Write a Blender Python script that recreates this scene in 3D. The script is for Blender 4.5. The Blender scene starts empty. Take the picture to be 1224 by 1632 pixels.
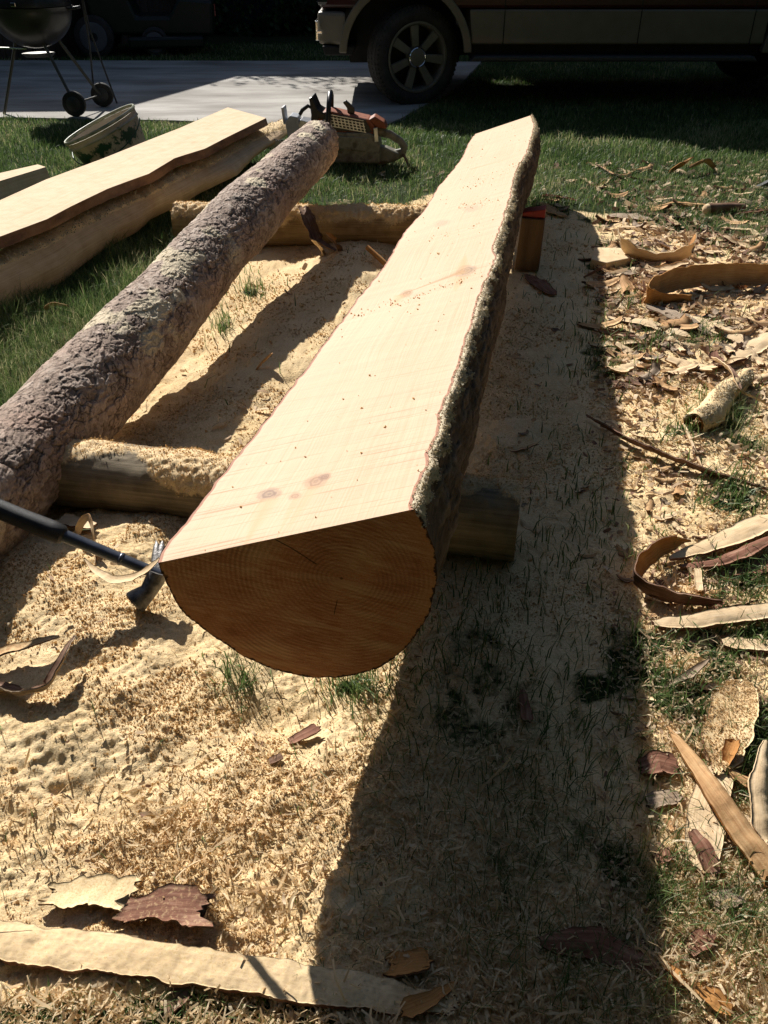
import bpy, math, random
import numpy as np
from mathutils import Vector, Matrix, noise as mn
random.seed(7); RNG = np.random.default_rng(7)
R = math.radians
SC = bpy.context.scene
COL = SC.collection

# ------------------------------------------------------------------ camera
CAM_H, FPX, HY = 1.35, 1340.0, -110.0
PITCH = math.atan((816 - HY) / FPX)
cam = bpy.data.cameras.new("camera"); cam_o = bpy.data.objects.new("camera", cam); COL.objects.link(cam_o)
cam.sensor_fit = 'VERTICAL'; cam.sensor_height = 24; cam.lens = 24 * FPX / 1632
cam.clip_start = 0.05; cam.clip_end = 500
cam_o.location = (0, 0, CAM_H); cam_o.rotation_euler = (math.pi / 2 - PITCH, 0, 0)
SC.camera = cam_o
# ------------------------------------------------------------------ sky and sun
SUN_AZ, SUN_EL = -28.0, 36.0
w = bpy.data.worlds.new("World"); SC.world = w; w.use_nodes = True
nt = w.node_tree; bg = nt.nodes['Background']
sky = nt.nodes.new('ShaderNodeTexSky'); sky.sky_type = 'NISHITA'; sky.sun_disc = False
sky.sun_elevation = R(SUN_EL); sky.sun_rotation = R(SUN_AZ) % (2 * math.pi)
nt.links.new(sky.outputs[0], bg.inputs[0]); bg.inputs[1].default_value = 0.05
sun = bpy.data.lights.new("sun", 'SUN'); sun.energy = 5.0; sun.angle = R(0.5); sun.color = (1.0, 0.955, 0.89)
so = bpy.data.objects.new("sun", sun); COL.objects.link(so)
SUND = Vector((math.sin(R(SUN_AZ)) * math.cos(R(SUN_EL)), math.cos(R(SUN_AZ)) * math.cos(R(SUN_EL)), math.sin(R(SUN_EL))))
so.location = SUND * 30; so.rotation_euler = (-SUND).to_track_quat('-Z', 'Y').to_euler()
SC.view_settings.view_transform = 'Standard'; SC.view_settings.look = 'None'
SC.view_settings.exposure = 0.6; SC.view_settings.gamma = 1.0

# ------------------------------------------------------------------ maths helpers
def at(px, py, z=0.0):
    a = (px - 612) / FPX; b = (816 - py) / FPX
    dx, dy, dz = a, math.cos(PITCH) + b * math.sin(PITCH), -math.sin(PITCH) + b * math.cos(PITCH)
    t = (z - CAM_H) / dz
    return np.array((dx * t, dy * t, z))
def onplane_y(px, py, Y):
    a = (px - 612) / FPX; b = (816 - py) / FPX
    d = np.array((a, math.cos(PITCH) + b * math.sin(PITCH), -math.sin(PITCH) + b * math.cos(PITCH)))
    return np.array((0, 0, CAM_H)) + d * (Y / d[1])
def topx(x, y, z=0.0):
    dz = z - CAM_H
    dep = y * math.cos(PITCH) - dz * math.sin(PITCH); up = y * math.sin(PITCH) + dz * math.cos(PITCH)
    dep = np.where(dep < 0.05, 0.05, dep)
    return 612 + FPX * x / dep, 816 - FPX * up / dep
def ihash(*c):
    h = np.zeros(np.broadcast(*c).shape, dtype=np.uint64)
    for i, k in enumerate(c):
        h = (h ^ (np.asarray(k).astype(np.int64).astype(np.uint64) * np.uint64([73856093, 19349663, 83492791, 2654435761][i]))) & np.uint64(0xffffffff)
        h = (h * np.uint64(2246822519) + np.uint64(3266489917)) & np.uint64(0xffffffff)
        h ^= h >> np.uint64(15)
    h = (h * np.uint64(2654435761)) & np.uint64(0xffffffff); h ^= h >> np.uint64(13)
    return (h & np.uint64(0xffffff)).astype(np.float64) / float(0xffffff)
def vnoise(x, y, s=0):
    xi = np.floor(x); yi = np.floor(y); fx = x - xi; fy = y - yi
    fx = fx * fx * (3 - 2 * fx); fy = fy * fy * (3 - 2 * fy)
    a = ihash(xi, yi, s + 0 * xi); b = ihash(xi + 1, yi, s + 0 * xi); c = ihash(xi, yi + 1, s + 0 * xi); d = ihash(xi + 1, yi + 1, s + 0 * xi)
    return (a * (1 - fx) + b * fx) * (1 - fy) + (c * (1 - fx) + d * fx) * fy
def fbm(x, y, f, o=4, s=0, g=0.5):
    r = 0; a = 1.0; t = 0
    for i in range(o):
        r = r + a * vnoise(x * f + 17.3 * i, y * f - 9.1 * i, s + i); t += a; a *= g; f *= 2.03
    return r / t
def worley(x, y, s=0):
    xi = np.floor(x); yi = np.floor(y)
    f1 = np.full(x.shape, 9.0); f2 = np.full(x.shape, 9.0); cid = np.zeros(x.shape)
    for i in (-1, 0, 1):
        for j in (-1, 0, 1):
            cx = xi + i; cy = yi + j
            px = cx + ihash(cx, cy, s + 0 * cx); py = cy + ihash(cx, cy, s + 57 + 0 * cx)
            d = np.hypot(x - px, y - py); c = ihash(cx, cy, s + 91 + 0 * cx)
            m = d < f1
            f2 = np.where(m, f1, np.minimum(f2, d)); cid = np.where(m, c, cid); f1 = np.where(m, d, f1)
    return f1, f2, cid
def sstep(a, b, x):
    t = np.clip((x - a) / (b - a), 0, 1); return t * t * (3 - 2 * t)
def blob(px, py, cx, cy, rx, ry, rot=0):
    c, s = math.cos(R(rot)), math.sin(R(rot)); dx = px - cx; dy = py - cy
    return np.exp(-(((dx * c + dy * s) / rx) ** 2 + ((-dx * s + dy * c) / ry) ** 2))

# ------------------------------------------------------------------ mesh helpers
def mesh_np(name, V, F, mats, attrs=None, uv=None, smooth=True, mi=None):
    V = np.asarray(V, dtype=np.float32).reshape(-1, 3)
    me = bpy.data.meshes.new(name)
    if isinstance(F, np.ndarray):
        n, k = F.shape
        me.vertices.add(len(V)); me.vertices.foreach_set('co', V.ravel())
        me.loops.add(n * k); me.loops.foreach_set('vertex_index', F.astype(np.int32).ravel())
        me.polygons.add(n); me.polygons.foreach_set('loop_start', np.arange(0, n * k, k, dtype=np.int32))
        me.polygons.foreach_set('loop_total', np.full(n, k, dtype=np.int32))
        me.update(calc_edges=True)
        li = F.ravel()
    else:
        me.from_pydata([tuple(map(float, v)) for v in V], [], [tuple(int(i) for i in f) for f in F]); me.update()
        li = np.empty(len(me.loops), dtype=np.int32); me.loops.foreach_get('vertex_index', li)
    me.polygons.foreach_set('use_smooth', np.full(len(me.polygons), bool(smooth)))
    for m in (mats if isinstance(mats, (list, tuple)) else [mats]): me.materials.append(m)
    if mi is not None: me.polygons.foreach_set('material_index', np.asarray(mi, dtype=np.int32))
    if uv is not None:
        l = me.uv_layers.new(name='UVMap'); l.data.foreach_set('uv', np.asarray(uv, dtype=np.float32)[li].ravel())
    for k, v in (attrs or {}).items():
        a = me.attributes.new(k, 'FLOAT', 'POINT'); a.data.foreach_set('value', np.asarray(v, dtype=np.float32).ravel())
    me.validate(clean_customdata=False)
    return me
def link(name, me, parent=None, loc=None):
    o = bpy.data.objects.new(name, me); COL.objects.link(o)
    if parent is not None: o.parent = parent
    if name in ('clinging_sawdust', 'sawdust_specks'): o['kind'] = 'stuff'
    if loc is not None: o.location = loc
    return o
def tag(o, label=None, cat=None, group=None, kind=None):
    if label: o['label'] = label
    if cat: o['category'] = cat
    if group: o['group'] = group
    if kind: o['kind'] = kind
    return o
def thing(name, label, cat, loc, rz=0, group=None):
    o = bpy.data.objects.new(name, None); COL.objects.link(o); o.location = tuple(map(float, loc)); o.rotation_euler = (0, 0, rz)
    o.empty_display_size = .1
    return tag(o, label, cat, group)
def grid_faces(nu, nv, wrap=False):
    i = np.arange(nu - 1)[:, None]; jn = nv if wrap else nv - 1; j = np.arange(jn)[None, :]; j2 = (j + 1) % nv
    return np.stack([i * nv + j, (i + 1) * nv + j, (i + 1) * nv + j2, i * nv + j2], -1).reshape(-1, 4)
class MB:
    def __init__(s): s.V = []; s.F = []; s.n = 0
    def add(s, V, F):
        s.V += [tuple(v) for v in V]; s.F += [tuple(i + s.n for i in f) for f in F]; s.n += len(V); return s
    def box(s, c, d, rot=(0, 0, 0), taper=1.0):
        from mathutils import Euler
        M = Euler([R(a) for a in rot]).to_matrix(); V = []
        for x in (-.5, .5):
            for y in (-.5, .5):
                for z in (-.5, .5):
                    k = taper if z > 0 else 1.0
                    V.append(M @ Vector((x * d[0] * k, y * d[1] * k, z * d[2])) + Vector(c))
        return s.add(V, [(0, 1, 3, 2), (4, 6, 7, 5), (0, 4, 5, 1), (2, 3, 7, 6), (0, 2, 6, 4), (1, 5, 7, 3)])
    def tube(s, pts, r, n=12, flat=1.0, caps=True):
        pts = [Vector(p) for p in pts]; rr = r if isinstance(r, (list, tuple)) else [r] * len(pts)
        V = []; up = Vector((0.03, 0.02, 1))
        t0 = (pts[1] - pts[0]).normalized()
        if abs(t0.z) > .9: up = Vector((1, 0.02, 0.05))
        S = t0.cross(up).normalized()
        for i, p in enumerate(pts):
            t = (pts[min(i + 1, len(pts) - 1)] - pts[max(i - 1, 0)]).normalized()
            S = (S - t * S.dot(t)).normalized(); U = S.cross(t)
            for k in range(n):
                a = 2 * math.pi * k / n; V.append(p + S * math.cos(a) * rr[i] + U * math.sin(a) * rr[i] * flat)
        F = []
        for i in range(len(pts) - 1):
            for k in range(n):
                k2 = (k + 1) % n; F.append((i * n + k, i * n + k2, (i + 1) * n + k2, (i + 1) * n + k))
        if caps: F.append(tuple(range(n))[::-1]); F.append(tuple((len(pts) - 1) * n + k for k in range(n)))
        return s.add(V, F)
    def lathe(s, prof, c=(0, 0, 0), axis='z', n=40, M=None):
        V = []; m = len(prof)
        for k in range(n):
            a = 2 * math.pi * k / n
            for r_, z_ in prof:
                v = Vector((r_ * math.cos(a), r_ * math.sin(a), z_))
                if axis == 'y': v = Vector((v.x, v.z, v.y))
                if axis == 'x': v = Vector((v.z, v.x, v.y))
                if M is not None: v = M @ v
                V.append(v + Vector(c))
        F = [(k * m + i, k * m + i + 1, ((k + 1) % n) * m + i + 1, ((k + 1) % n) * m + i) for k in range(n) for i in range(m - 1)]
        return s.add(V, F)
    def prism(s, poly, y0, y1, axes='xz'):
        n = len(poly)
        if axes == 'xz': V = [(a, y0, b) for a, b in poly] + [(a, y1, b) for a, b in poly]
        elif axes == 'yz': V = [(y0, a, b) for a, b in poly] + [(y1, a, b) for a, b in poly]
        else: V = [(a, b, y0) for a, b in poly] + [(a, b, y1) for a, b in poly]
        return s.add(V, [tuple(range(n)), tuple(range(n, 2 * n))[::-1]] + [(i, (i + 1) % n, n + (i + 1) % n, n + i) for i in range(n)])
    def build(s, name, mat, parent=None, bevel=0.0, smooth=False, seg=2):
        import bmesh
        me = mesh_np(name, s.V, s.F, mat, smooth=smooth)
        bm = bmesh.new(); bm.from_mesh(me); bmesh.ops.recalc_face_normals(bm, faces=bm.faces)
        if smooth:
            for e in bm.edges:
                if len(e.link_faces) == 2 and e.calc_face_angle(0) > R(38): e.smooth = False
        bm.to_mesh(me); bm.free()
        o = link(name, me, parent)
        if bevel:
            b = o.modifiers.new('bevel', 'BEVEL'); b.width = bevel; b.segments = seg; b.limit_method = 'ANGLE'
        return o

# ------------------------------------------------------------------ materials
def nodes(name):
    m = bpy.data.materials.new(name); m.use_nodes = True; t = m.node_tree
    return m, t, t.nodes['Principled BSDF']
def N(t, ty, **kw):
    n = t.nodes.new(ty)
    for k, v in kw.items():
        if k.startswith('i_'): n.inputs[int(k[2:])].default_value = v
        else: setattr(n, k, v)
    return n
def mth(t, op, a, b=None, c=None, clamp=False):
    n = t.nodes.new('ShaderNodeMath'); n.operation = op; n.use_clamp = clamp
    for i, x in enumerate((a, b, c)):
        if x is None: continue
        if isinstance(x, (int, float)): n.inputs[i].default_value = x
        else: t.links.new(x, n.inputs[i])
    return n.outputs[0]
def ramp(t, fac, stops):
    r = t.nodes.new('ShaderNodeValToRGB'); e = r.color_ramp.elements
    while len(e) < len(stops): e.new(0.5)
    for el, (p, c) in zip(e, stops): el.position = p; el.color = (*c, 1)
    t.links.new(fac, r.inputs[0]); return r.outputs[0]
def mixc(t, fac, a, b):
    n = t.nodes.new('ShaderNodeMix'); n.data_type = 'RGBA'
    if isinstance(fac, (int, float)): n.inputs[0].default_value = fac
    else: t.links.new(fac, n.inputs[0])
    for i, x in ((6, a), (7, b)):
        if isinstance(x, tuple): n.inputs[i].default_value = (*x, 1)
        else: t.links.new(x, n.inputs[i])
    return n.outputs[2]
def noise_t(t, vec, scale, detail=6, rough=.6, dist=0.0):
    n = t.nodes.new('ShaderNodeTexNoise'); n.inputs['Scale'].default_value = scale; n.inputs['Detail'].default_value = detail
    n.inputs['Roughness'].default_value = rough; n.inputs['Distortion'].default_value = dist
    t.links.new(vec, n.inputs['Vector']); return n.outputs['Fac']
def coord(t, kind='Object', scale=None, rot=None):
    c = t.nodes.new('ShaderNodeTexCoord').outputs[kind]
    if kind == 'UV' and False: pass
    if scale or rot:
        m = t.nodes.new('ShaderNodeMapping'); t.links.new(c, m.inputs[0])
        if scale: m.inputs['Scale'].default_value = scale
        if rot: m.inputs['Rotation'].default_value = rot
        c = m.outputs[0]
    return c
def attr(t, name): n = t.nodes.new('ShaderNodeAttribute'); n.attribute_name = name; return n.outputs['Fac']
def bump(t, b, h, strength, dist=0.01, prev=None):
    n = t.nodes.new('ShaderNodeBump'); n.inputs['Strength'].default_value = strength; n.inputs['Distance'].default_value = dist
    t.links.new(h, n.inputs['Height'])
    if prev is not None: t.links.new(prev, n.inputs['Normal'])
    t.links.new(n.outputs[0], b.inputs['Normal']); return n.outputs[0]
SAW_A, SAW_B, SAW_C = (.60, .425, .215), (.77, .585, .335), (.86, .69, .44)
def sawdust_col(t, vec):
    n1 = noise_t(t, vec, 260, 5, .75); n2 = noise_t(t, vec, 6, 4, .6)
    f = mth(t, 'ADD', mth(t, 'MULTIPLY', n1, .8), mth(t, 'MULTIPLY', n2, .3))
    return ramp(t, f, [(.33, (.33, .22, .11)), (.45, SAW_A), (.57, SAW_B), (.72, SAW_C)]), n1
def simple(name, c1, c2, scale=8, rough=.6, metal=0, bmp=.1, bscale=60, vs=None, spec=.4, detail=6, c3=None, lo=.35, hi=.65, dust=False, coat=0, dist=.004):
    m, t, b = nodes(name); v = coord(t, 'Object', vs)
    f = noise_t(t, v, scale, detail)
    st = [(lo, c1), (hi, c2)] if c3 is None else [(lo, c1), ((lo + hi) / 2, c2), (hi, c3)]
    c = ramp(t, f, st)
    if dust:
        sc_, _ = sawdust_col(t, coord(t)); d = mth(t, 'SUBTRACT', attr(t, 'dust'), mth(t, 'MULTIPLY', noise_t(t, coord(t), 120, 5, .7), .7))
        c = mixc(t, mth(t, 'MULTIPLY', d, 5, clamp=True), c, sc_)
    t.links.new(c, b.inputs['Base Color'])
    b.inputs['Roughness'].default_value = rough; b.inputs['Metallic'].default_value = metal
    b.inputs['Specular IOR Level'].default_value = spec; b.inputs['Coat Weight'].default_value = coat
    if bmp: bump(t, b, noise_t(t, v, bscale, 6, .65), bmp, dist)
    return m
def add_translucent(m, t, b, col, fac):
    tr = t.nodes.new('ShaderNodeBsdfTranslucent'); mx = t.nodes.new('ShaderNodeMixShader'); mx.inputs[0].default_value = fac
    if isinstance(col, tuple): tr.inputs[0].default_value = (*col, 1)
    else: t.links.new(col, tr.inputs[0])
    t.links.new(b.outputs[0], mx.inputs[1]); t.links.new(tr.outputs[0], mx.inputs[2])
    t.links.new(mx.outputs[0], t.nodes['Material Output'].inputs['Surface'])

def mat_ground():
    m, t, b = nodes('yard_ground'); v = coord(t)
    sc_, n1 = sawdust_col(t, v)
    s = attr(t, 'saw')
    n3 = noise_t(t, v, 38, 7, .7)
    f = mth(t, 'MULTIPLY', mth(t, 'SUBTRACT', mth(t, 'ADD', s, mth(t, 'MULTIPLY', n3, .55)), .72), 7, clamp=True)
    soil = ramp(t, noise_t(t, v, 90, 6, .7), [(.35, (.012, .02, .006)), (.55, (.03, .045, .014)), (.72, (.09, .08, .04))])
    spots = noise_t(t, v, 140, 3, .5); sf = mth(t, 'MULTIPLY', mth(t, 'SUBTRACT', spots, .70), 12, clamp=True)
    sc2 = mixc(t, sf, sc_, (.10, .05, .028))
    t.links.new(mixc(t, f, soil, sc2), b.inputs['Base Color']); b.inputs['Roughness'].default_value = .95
    b.inputs['Specular IOR Level'].default_value = .1
    p = bump(t, b, noise_t(t, v, 420, 4, .7), .6, .002)
    bump(t, b, noise_t(t, v, 120, 5, .6), .55, .006, p)
    return m
def mat_bark(name='pole_bark', dark=(.11, .073, .055), mid=(.36, .265, .205), light=(.64, .54, .45), red=(.33, .155, .09), redamt=1.0):
    m, t, b = nodes(name); v = coord(t)
    tone = attr(t, 'tone'); crack = attr(t, 'crack')
    f = mth(t, 'ADD', mth(t, 'MULTIPLY', tone, .55), mth(t, 'MULTIPLY', noise_t(t, v, 110, 7, .75), .5))
    c = ramp(t, f, [(.18, dark), (.5, mid), (.82, light)])
    rf = mth(t, 'MULTIPLY', mth(t, 'SUBTRACT', mth(t, 'ADD', mth(t, 'MULTIPLY', noise_t(t, v, 3.0, 3, .5), .7), mth(t, 'MULTIPLY', tone, .35)), .52), 3.4 * redamt, clamp=True)
    c = mixc(t, mth(t, 'MULTIPLY', rf, .75), c, mixc(t, tone, red, (.42, .25, .19)))
    c = mixc(t, crack, c, (.022, .013, .010))
    sc_, _ = sawdust_col(t, v)
    d = mth(t, 'SUBTRACT', attr(t, 'dust'), mth(t, 'MULTIPLY', noise_t(t, v, 170, 5, .75), .8))
    c = mixc(t, mth(t, 'MULTIPLY', d, 4.5, clamp=True), c, mixc(t, .6, sc_, (.62, .57, .45)))
    t.links.new(c, b.inputs['Base Color']); b.inputs['Roughness'].default_value = .8; b.inputs['Specular IOR Level'].default_value = .2
    p = bump(t, b, noise_t(t, v, 300, 5, .7), .5, .003); bump(t, b, noise_t(t, v, 90, 6, .7), .7, .005, p)
    return m
SLK = .0
def mat_sawn_face(knots, streaks):
    m, t, b = nodes('fresh_sawn_pine'); uvn = t.nodes.new('ShaderNodeUVMap'); sep = t.nodes.new('ShaderNodeSeparateXYZ')
    t.links.new(uvn.outputs[0], sep.inputs[0]); u, v = sep.outputs[0], sep.outputs[1]
    comb = t.nodes.new('ShaderNodeCombineXYZ'); t.links.new(mth(t, 'MULTIPLY', u, .35), comb.inputs[0]); t.links.new(v, comb.inputs[1])
    warp = noise_t(t, comb.outputs[0], 5, 3, .5)
    vv = mth(t, 'ADD', v, mth(t, 'MULTIPLY', warp, .05))
    lines = mth(t, 'SINE', mth(t, 'MULTIPLY', vv, 900.0))
    cg = t.nodes.new('ShaderNodeCombineXYZ'); t.links.new(mth(t, 'MULTIPLY', u, 1.6), cg.inputs[0]); t.links.new(mth(t, 'MULTIPLY', vv, 260), cg.inputs[1])
    grain = noise_t(t, cg.outputs[0], 1.0, 4, .6)
    base = ramp(t, mth(t, 'ADD', mth(t, 'MULTIPLY', grain, .7), mth(t, 'MULTIPLY', noise_t(t, comb.outputs[0], 4, 3), .35)),
                [(.22, (.50, .31, .185)), (.46, (.65, .465, .31)), (.74, (.73, .55, .385))])
    base = mixc(t, mth(t, 'MULTIPLY', mth(t, 'ADD', lines, 1), .018), base, (.50, .28, .14))
    # rip marks left by the chain, across the face
    rot = mth(t, 'ADD', u, mth(t, 'MULTIPLY', v, -SLK))
    cs = t.nodes.new('ShaderNodeCombineXYZ'); t.links.new(mth(t, 'MULTIPLY', rot, 150), cs.inputs[0]); t.links.new(mth(t, 'MULTIPLY', v, 3.5), cs.inputs[1])
    sm = noise_t(t, cs.outputs[0], 1.0, 3, .7)
    near = mth(t, 'SUBTRACT', 1.0, mth(t, 'MULTIPLY', u, 1.1), clamp=True)
    smf = mth(t, 'MULTIPLY', mth(t, 'MULTIPLY', mth(t, 'SUBTRACT', sm, .55), 8, clamp=True), mth(t, 'ADD', mth(t, 'MULTIPLY', near, .6), .14))
    base = mixc(t, smf, base, (.42, .22, .13))
    for (ku, kv, ru, rv, col, st) in knots:
        du = mth(t, 'DIVIDE', mth(t, 'SUBTRACT', u, ku), ru); dv = mth(t, 'DIVIDE', mth(t, 'SUBTRACT', v, kv), rv)
        d = mth(t, 'SQRT', mth(t, 'ADD', mth(t, 'MULTIPLY', du, du), mth(t, 'MULTIPLY', dv, dv)))
        d = mth(t, 'ADD', d, mth(t, 'MULTIPLY', mth(t, 'SUBTRACT', mth(t, 'ADD', mth(t, 'MULTIPLY', warp, .4), mth(t, 'MULTIPLY', noise_t(t, comb.outputs[0], 60, 3), .6)), .5), 1.5))
        k = mth(t, 'MULTIPLY', mth(t, 'SUBTRACT', 1.35, d), 1.35, clamp=True)
        rg = mth(t, 'ADD', mth(t, 'MULTIPLY', mth(t, 'SINE', mth(t, 'MULTIPLY', d, 14)), .16), .8)
        base = mixc(t, mth(t, 'MULTIPLY', mth(t, 'MULTIPLY', k, rg), st), base, col)
    for (u0, v0, u1, v1, wd, col, st) in streaks:
        L = math.hypot(u1 - u0, v1 - v0); ex, ey = (u1 - u0) / L, (v1 - v0) / L
        a = mth(t, 'SUBTRACT', u, u0); c_ = mth(t, 'SUBTRACT', v, v0)
        along = mth(t, 'DIVIDE', mth(t, 'ADD', mth(t, 'MULTIPLY', a, ex), mth(t, 'MULTIPLY', c_, ey)), L)
        perp = mth(t, 'ABSOLUTE', mth(t, 'ADD', mth(t, 'SUBTRACT', mth(t, 'MULTIPLY', c_, ex), mth(t, 'MULTIPLY', a, ey)), mth(t, 'MULTIPLY', mth(t, 'SUBTRACT', grain, .5), wd * .6)))
        wloc = mth(t, 'MULTIPLY', mth(t, 'SUBTRACT', 1.02, along), wd)
        k = mth(t, 'SUBTRACT', 1.0, mth(t, 'DIVIDE', perp, mth(t, 'MAXIMUM', wloc, .0008)), clamp=True)
        k = mth(t, 'MULTIPLY', k, mth(t, 'MULTIPLY', mth(t, 'GREATER_THAN', along, 0), mth(t, 'LESS_THAN', along, 1)))
        base = mixc(t, mth(t, 'MULTIPLY', k, st), base, col)
    e = attr(t, 'edge')   # distance to the waney edge, metres: inner bark shows as a red brown line
    base = mixc(t, mth(t, 'MULTIPLY', mth(t, 'SUBTRACT', mth(t, 'ADD', .0035, mth(t, 'MULTIPLY', warp, .006)), e), 900, clamp=True), base, (.26, .085, .045))
    base = mixc(t, mth(t, 'MULTIPLY', mth(t, 'SUBTRACT', .035, e), 9, clamp=True), base, (.80, .52, .38))
    v3 = coord(t)
    sp = mth(t, 'MULTIPLY', mth(t, 'SUBTRACT', noise_t(t, v3, 75, 2, .5), .74), 30, clamp=True)
    base = mixc(t, mth(t, 'MULTIPLY', sp, .3), base, (.40, .28, .15))
    t.links.new(base, b.inputs['Base Color']); b.inputs['Roughness'].default_value = .75; b.inputs['Specular IOR Level'].default_value = .2
    p = bump(t, b, sm, .15, .002); bump(t, b, noise_t(t, v3, 500, 3, .6), .2, .001, p)
    return m
def mat_end(cu, cv, name='sawn_log_end', c0=(.17, .055, .020), c1=(.46, .185, .08), c2=(.72, .45, .24)):
    m, t, b = nodes(name); uvn = t.nodes.new('ShaderNodeUVMap'); sep = t.nodes.new('ShaderNodeSeparateXYZ')
    t.links.new(uvn.outputs[0], sep.inputs[0]); u = mth(t, 'SUBTRACT', sep.outputs[0], cu); v = mth(t, 'SUBTRACT', sep.outputs[1], cv)
    d = mth(t, 'SQRT', mth(t, 'ADD', mth(t, 'MULTIPLY', u, u), mth(t, 'MULTIPLY', v, v)))
    v3 = uvn.outputs[0]; wp = noise_t(t, v3, 7, 3, .5)
    ring = mth(t, 'SINE', mth(t, 'MULTIPLY', mth(t, 'ADD', d, mth(t, 'MULTIPLY', wp, .018)), 800))
    sc_ = mth(t, 'MULTIPLY', mth(t, 'ADD', mth(t, 'MULTIPLY', u, .45), v), 1.0); al = mth(t, 'SUBTRACT', u, mth(t, 'MULTIPLY', v, .45))
    cb = t.nodes.new('ShaderNodeCombineXYZ'); t.links.new(mth(t, 'MULTIPLY', al, 22), cb.inputs[0]); t.links.new(mth(t, 'MULTIPLY', sc_, 210), cb.inputs[1])
    scr = noise_t(t, cb.outputs[0], 1, 5, .7)
    fine = noise_t(t, v3, 330, 4, .8)
    f = mth(t, 'ADD', mth(t, 'ADD', mth(t, 'MULTIPLY', scr, .55), mth(t, 'MULTIPLY', noise_t(t, v3, 9, 4, .6), .35)), mth(t, 'MULTIPLY', fine, .40)); f = mth(t, 'SUBTRACT', f, .07)
    c = ramp(t, f, [(.36, c0), (.56, c1), (.8, c2)])
    cb2 = t.nodes.new('ShaderNodeCombineXYZ'); t.links.new(mth(t, 'MULTIPLY', al, 3.5), cb2.inputs[0]); t.links.new(mth(t, 'MULTIPLY', sc_, 26), cb2.inputs[1])
    big = noise_t(t, cb2.outputs[0], 1, 4, .6)
    c = mixc(t, mth(t, 'MULTIPLY', mth(t, 'SUBTRACT', big, .52), 4.5, clamp=True), c, c2)
    rm = mth(t, 'MULTIPLY', mth(t, 'SUBTRACT', noise_t(t, v3, 11, 3, .5), .32), 2.2, clamp=True)
    c = mixc(t, mth(t, 'MULTIPLY', mth(t, 'MULTIPLY', mth(t, 'ADD', ring, 1), .27), rm), c, (.10, .035, .014))
    for (ang, r0, r1, wd_) in ((2.35, .05, .13, .0012), (-1.9, .05, .085, .0008)):
        ca, sa = math.cos(ang), math.sin(ang); al_ = mth(t, 'ADD', mth(t, 'MULTIPLY', u, ca), mth(t, 'MULTIPLY', v, sa))
        pe_ = mth(t, 'ABSOLUTE', mth(t, 'ADD', mth(t, 'SUBTRACT', mth(t, 'MULTIPLY', v, ca), mth(t, 'MULTIPLY', u, sa)), mth(t, 'MULTIPLY', mth(t, 'SUBTRACT', wp, .5), .012)))
        k = mth(t, 'MULTIPLY', mth(t, 'LESS_THAN', pe_, wd_), mth(t, 'MULTIPLY', mth(t, 'GREATER_THAN', al_, r0), mth(t, 'LESS_THAN', al_, r1)))
        c = mixc(t, mth(t, 'MULTIPLY', k, .8), c, (.02, .008, .005))
    c = mixc(t, mth(t, 'MULTIPLY', mth(t, 'SUBTRACT', .004, d), 300, clamp=True), c, (.07, .03, .015))
    c = mixc(t, mth(t, 'MULTIPLY', mth(t, 'SUBTRACT', .075, d), 7, clamp=True), c, mixc(t, .45, c, (.20, .075, .03)))
    c = mixc(t, mth(t, 'MULTIPLY', mth(t, 'SUBTRACT', .03, attr(t, 'edge')), 30, clamp=True), c, mixc(t, .6, c, (.55, .24, .10)))
    dd = mth(t, 'MULTIPLY', mth(t, 'SUBTRACT', mth(t, 'SUBTRACT', mth(t, 'MULTIPLY', noise_t(t, v3, 60, 4, .7), .022), .0065), attr(t, 'edge')), 400, clamp=True)
    c = mixc(t, dd, c, (.05, .024, .016))
    t.links.new(c, b.inputs['Base Color']); b.inputs['Roughness'].default_value = .85; b.inputs['Specular IOR Level'].default_value = .2
    p = bump(t, b, scr, .5, .003); bump(t, b, fine, .5, .002, p)
    return m
def mat_wood(name, c1, c2, c3, dustiness=0.0, gr=40):
    m, t, b = nodes(name); v = coord(t, 'UV', (1, gr, 1))
    v3 = coord(t)
    g = noise_t(t, v, 3.0, 5, .65); f = mth(t, 'ADD', mth(t, 'MULTIPLY', g, .65), mth(t, 'MULTIPLY', noise_t(t, v3, 14, 5, .6), .4))
    c = ramp(t, f, [(.35, c1), (.52, c2), (.7, c3)])
    sc_, _ = sawdust_col(t, v3)
    d = mth(t, 'SUBTRACT', attr(t, 'dust'), mth(t, 'MULTIPLY', noise_t(t, v3, 130, 5, .75), .8))
    c = mixc(t, mth(t, 'MULTIPLY', d, 5, clamp=True), c, sc_)
    t.links.new(c, b.inputs['Base Color']); b.inputs['Roughness'].default_value = .8; b.inputs['Specular IOR Level'].default_value = .2
    bump(t, b, noise_t(t, v3, 260, 5, .7), .35, .002)
    return m
def mat_leafy(name, stops, tr, rough=.5, spec=.35):
    m, t, b = nodes(name)
    f = mth(t, 'ADD', mth(t, 'MULTIPLY', attr(t, 'tone'), .8), mth(t, 'MULTIPLY', noise_t(t, coord(t), 20, 3), .2))
    c = ramp(t, f, stops); t.links.new(c, b.inputs['Base Color']); b.inputs['Roughness'].default_value = rough
    b.inputs['Specular IOR Level'].default_value = spec
    add_translucent(m, t, b, c, tr); return m

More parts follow.
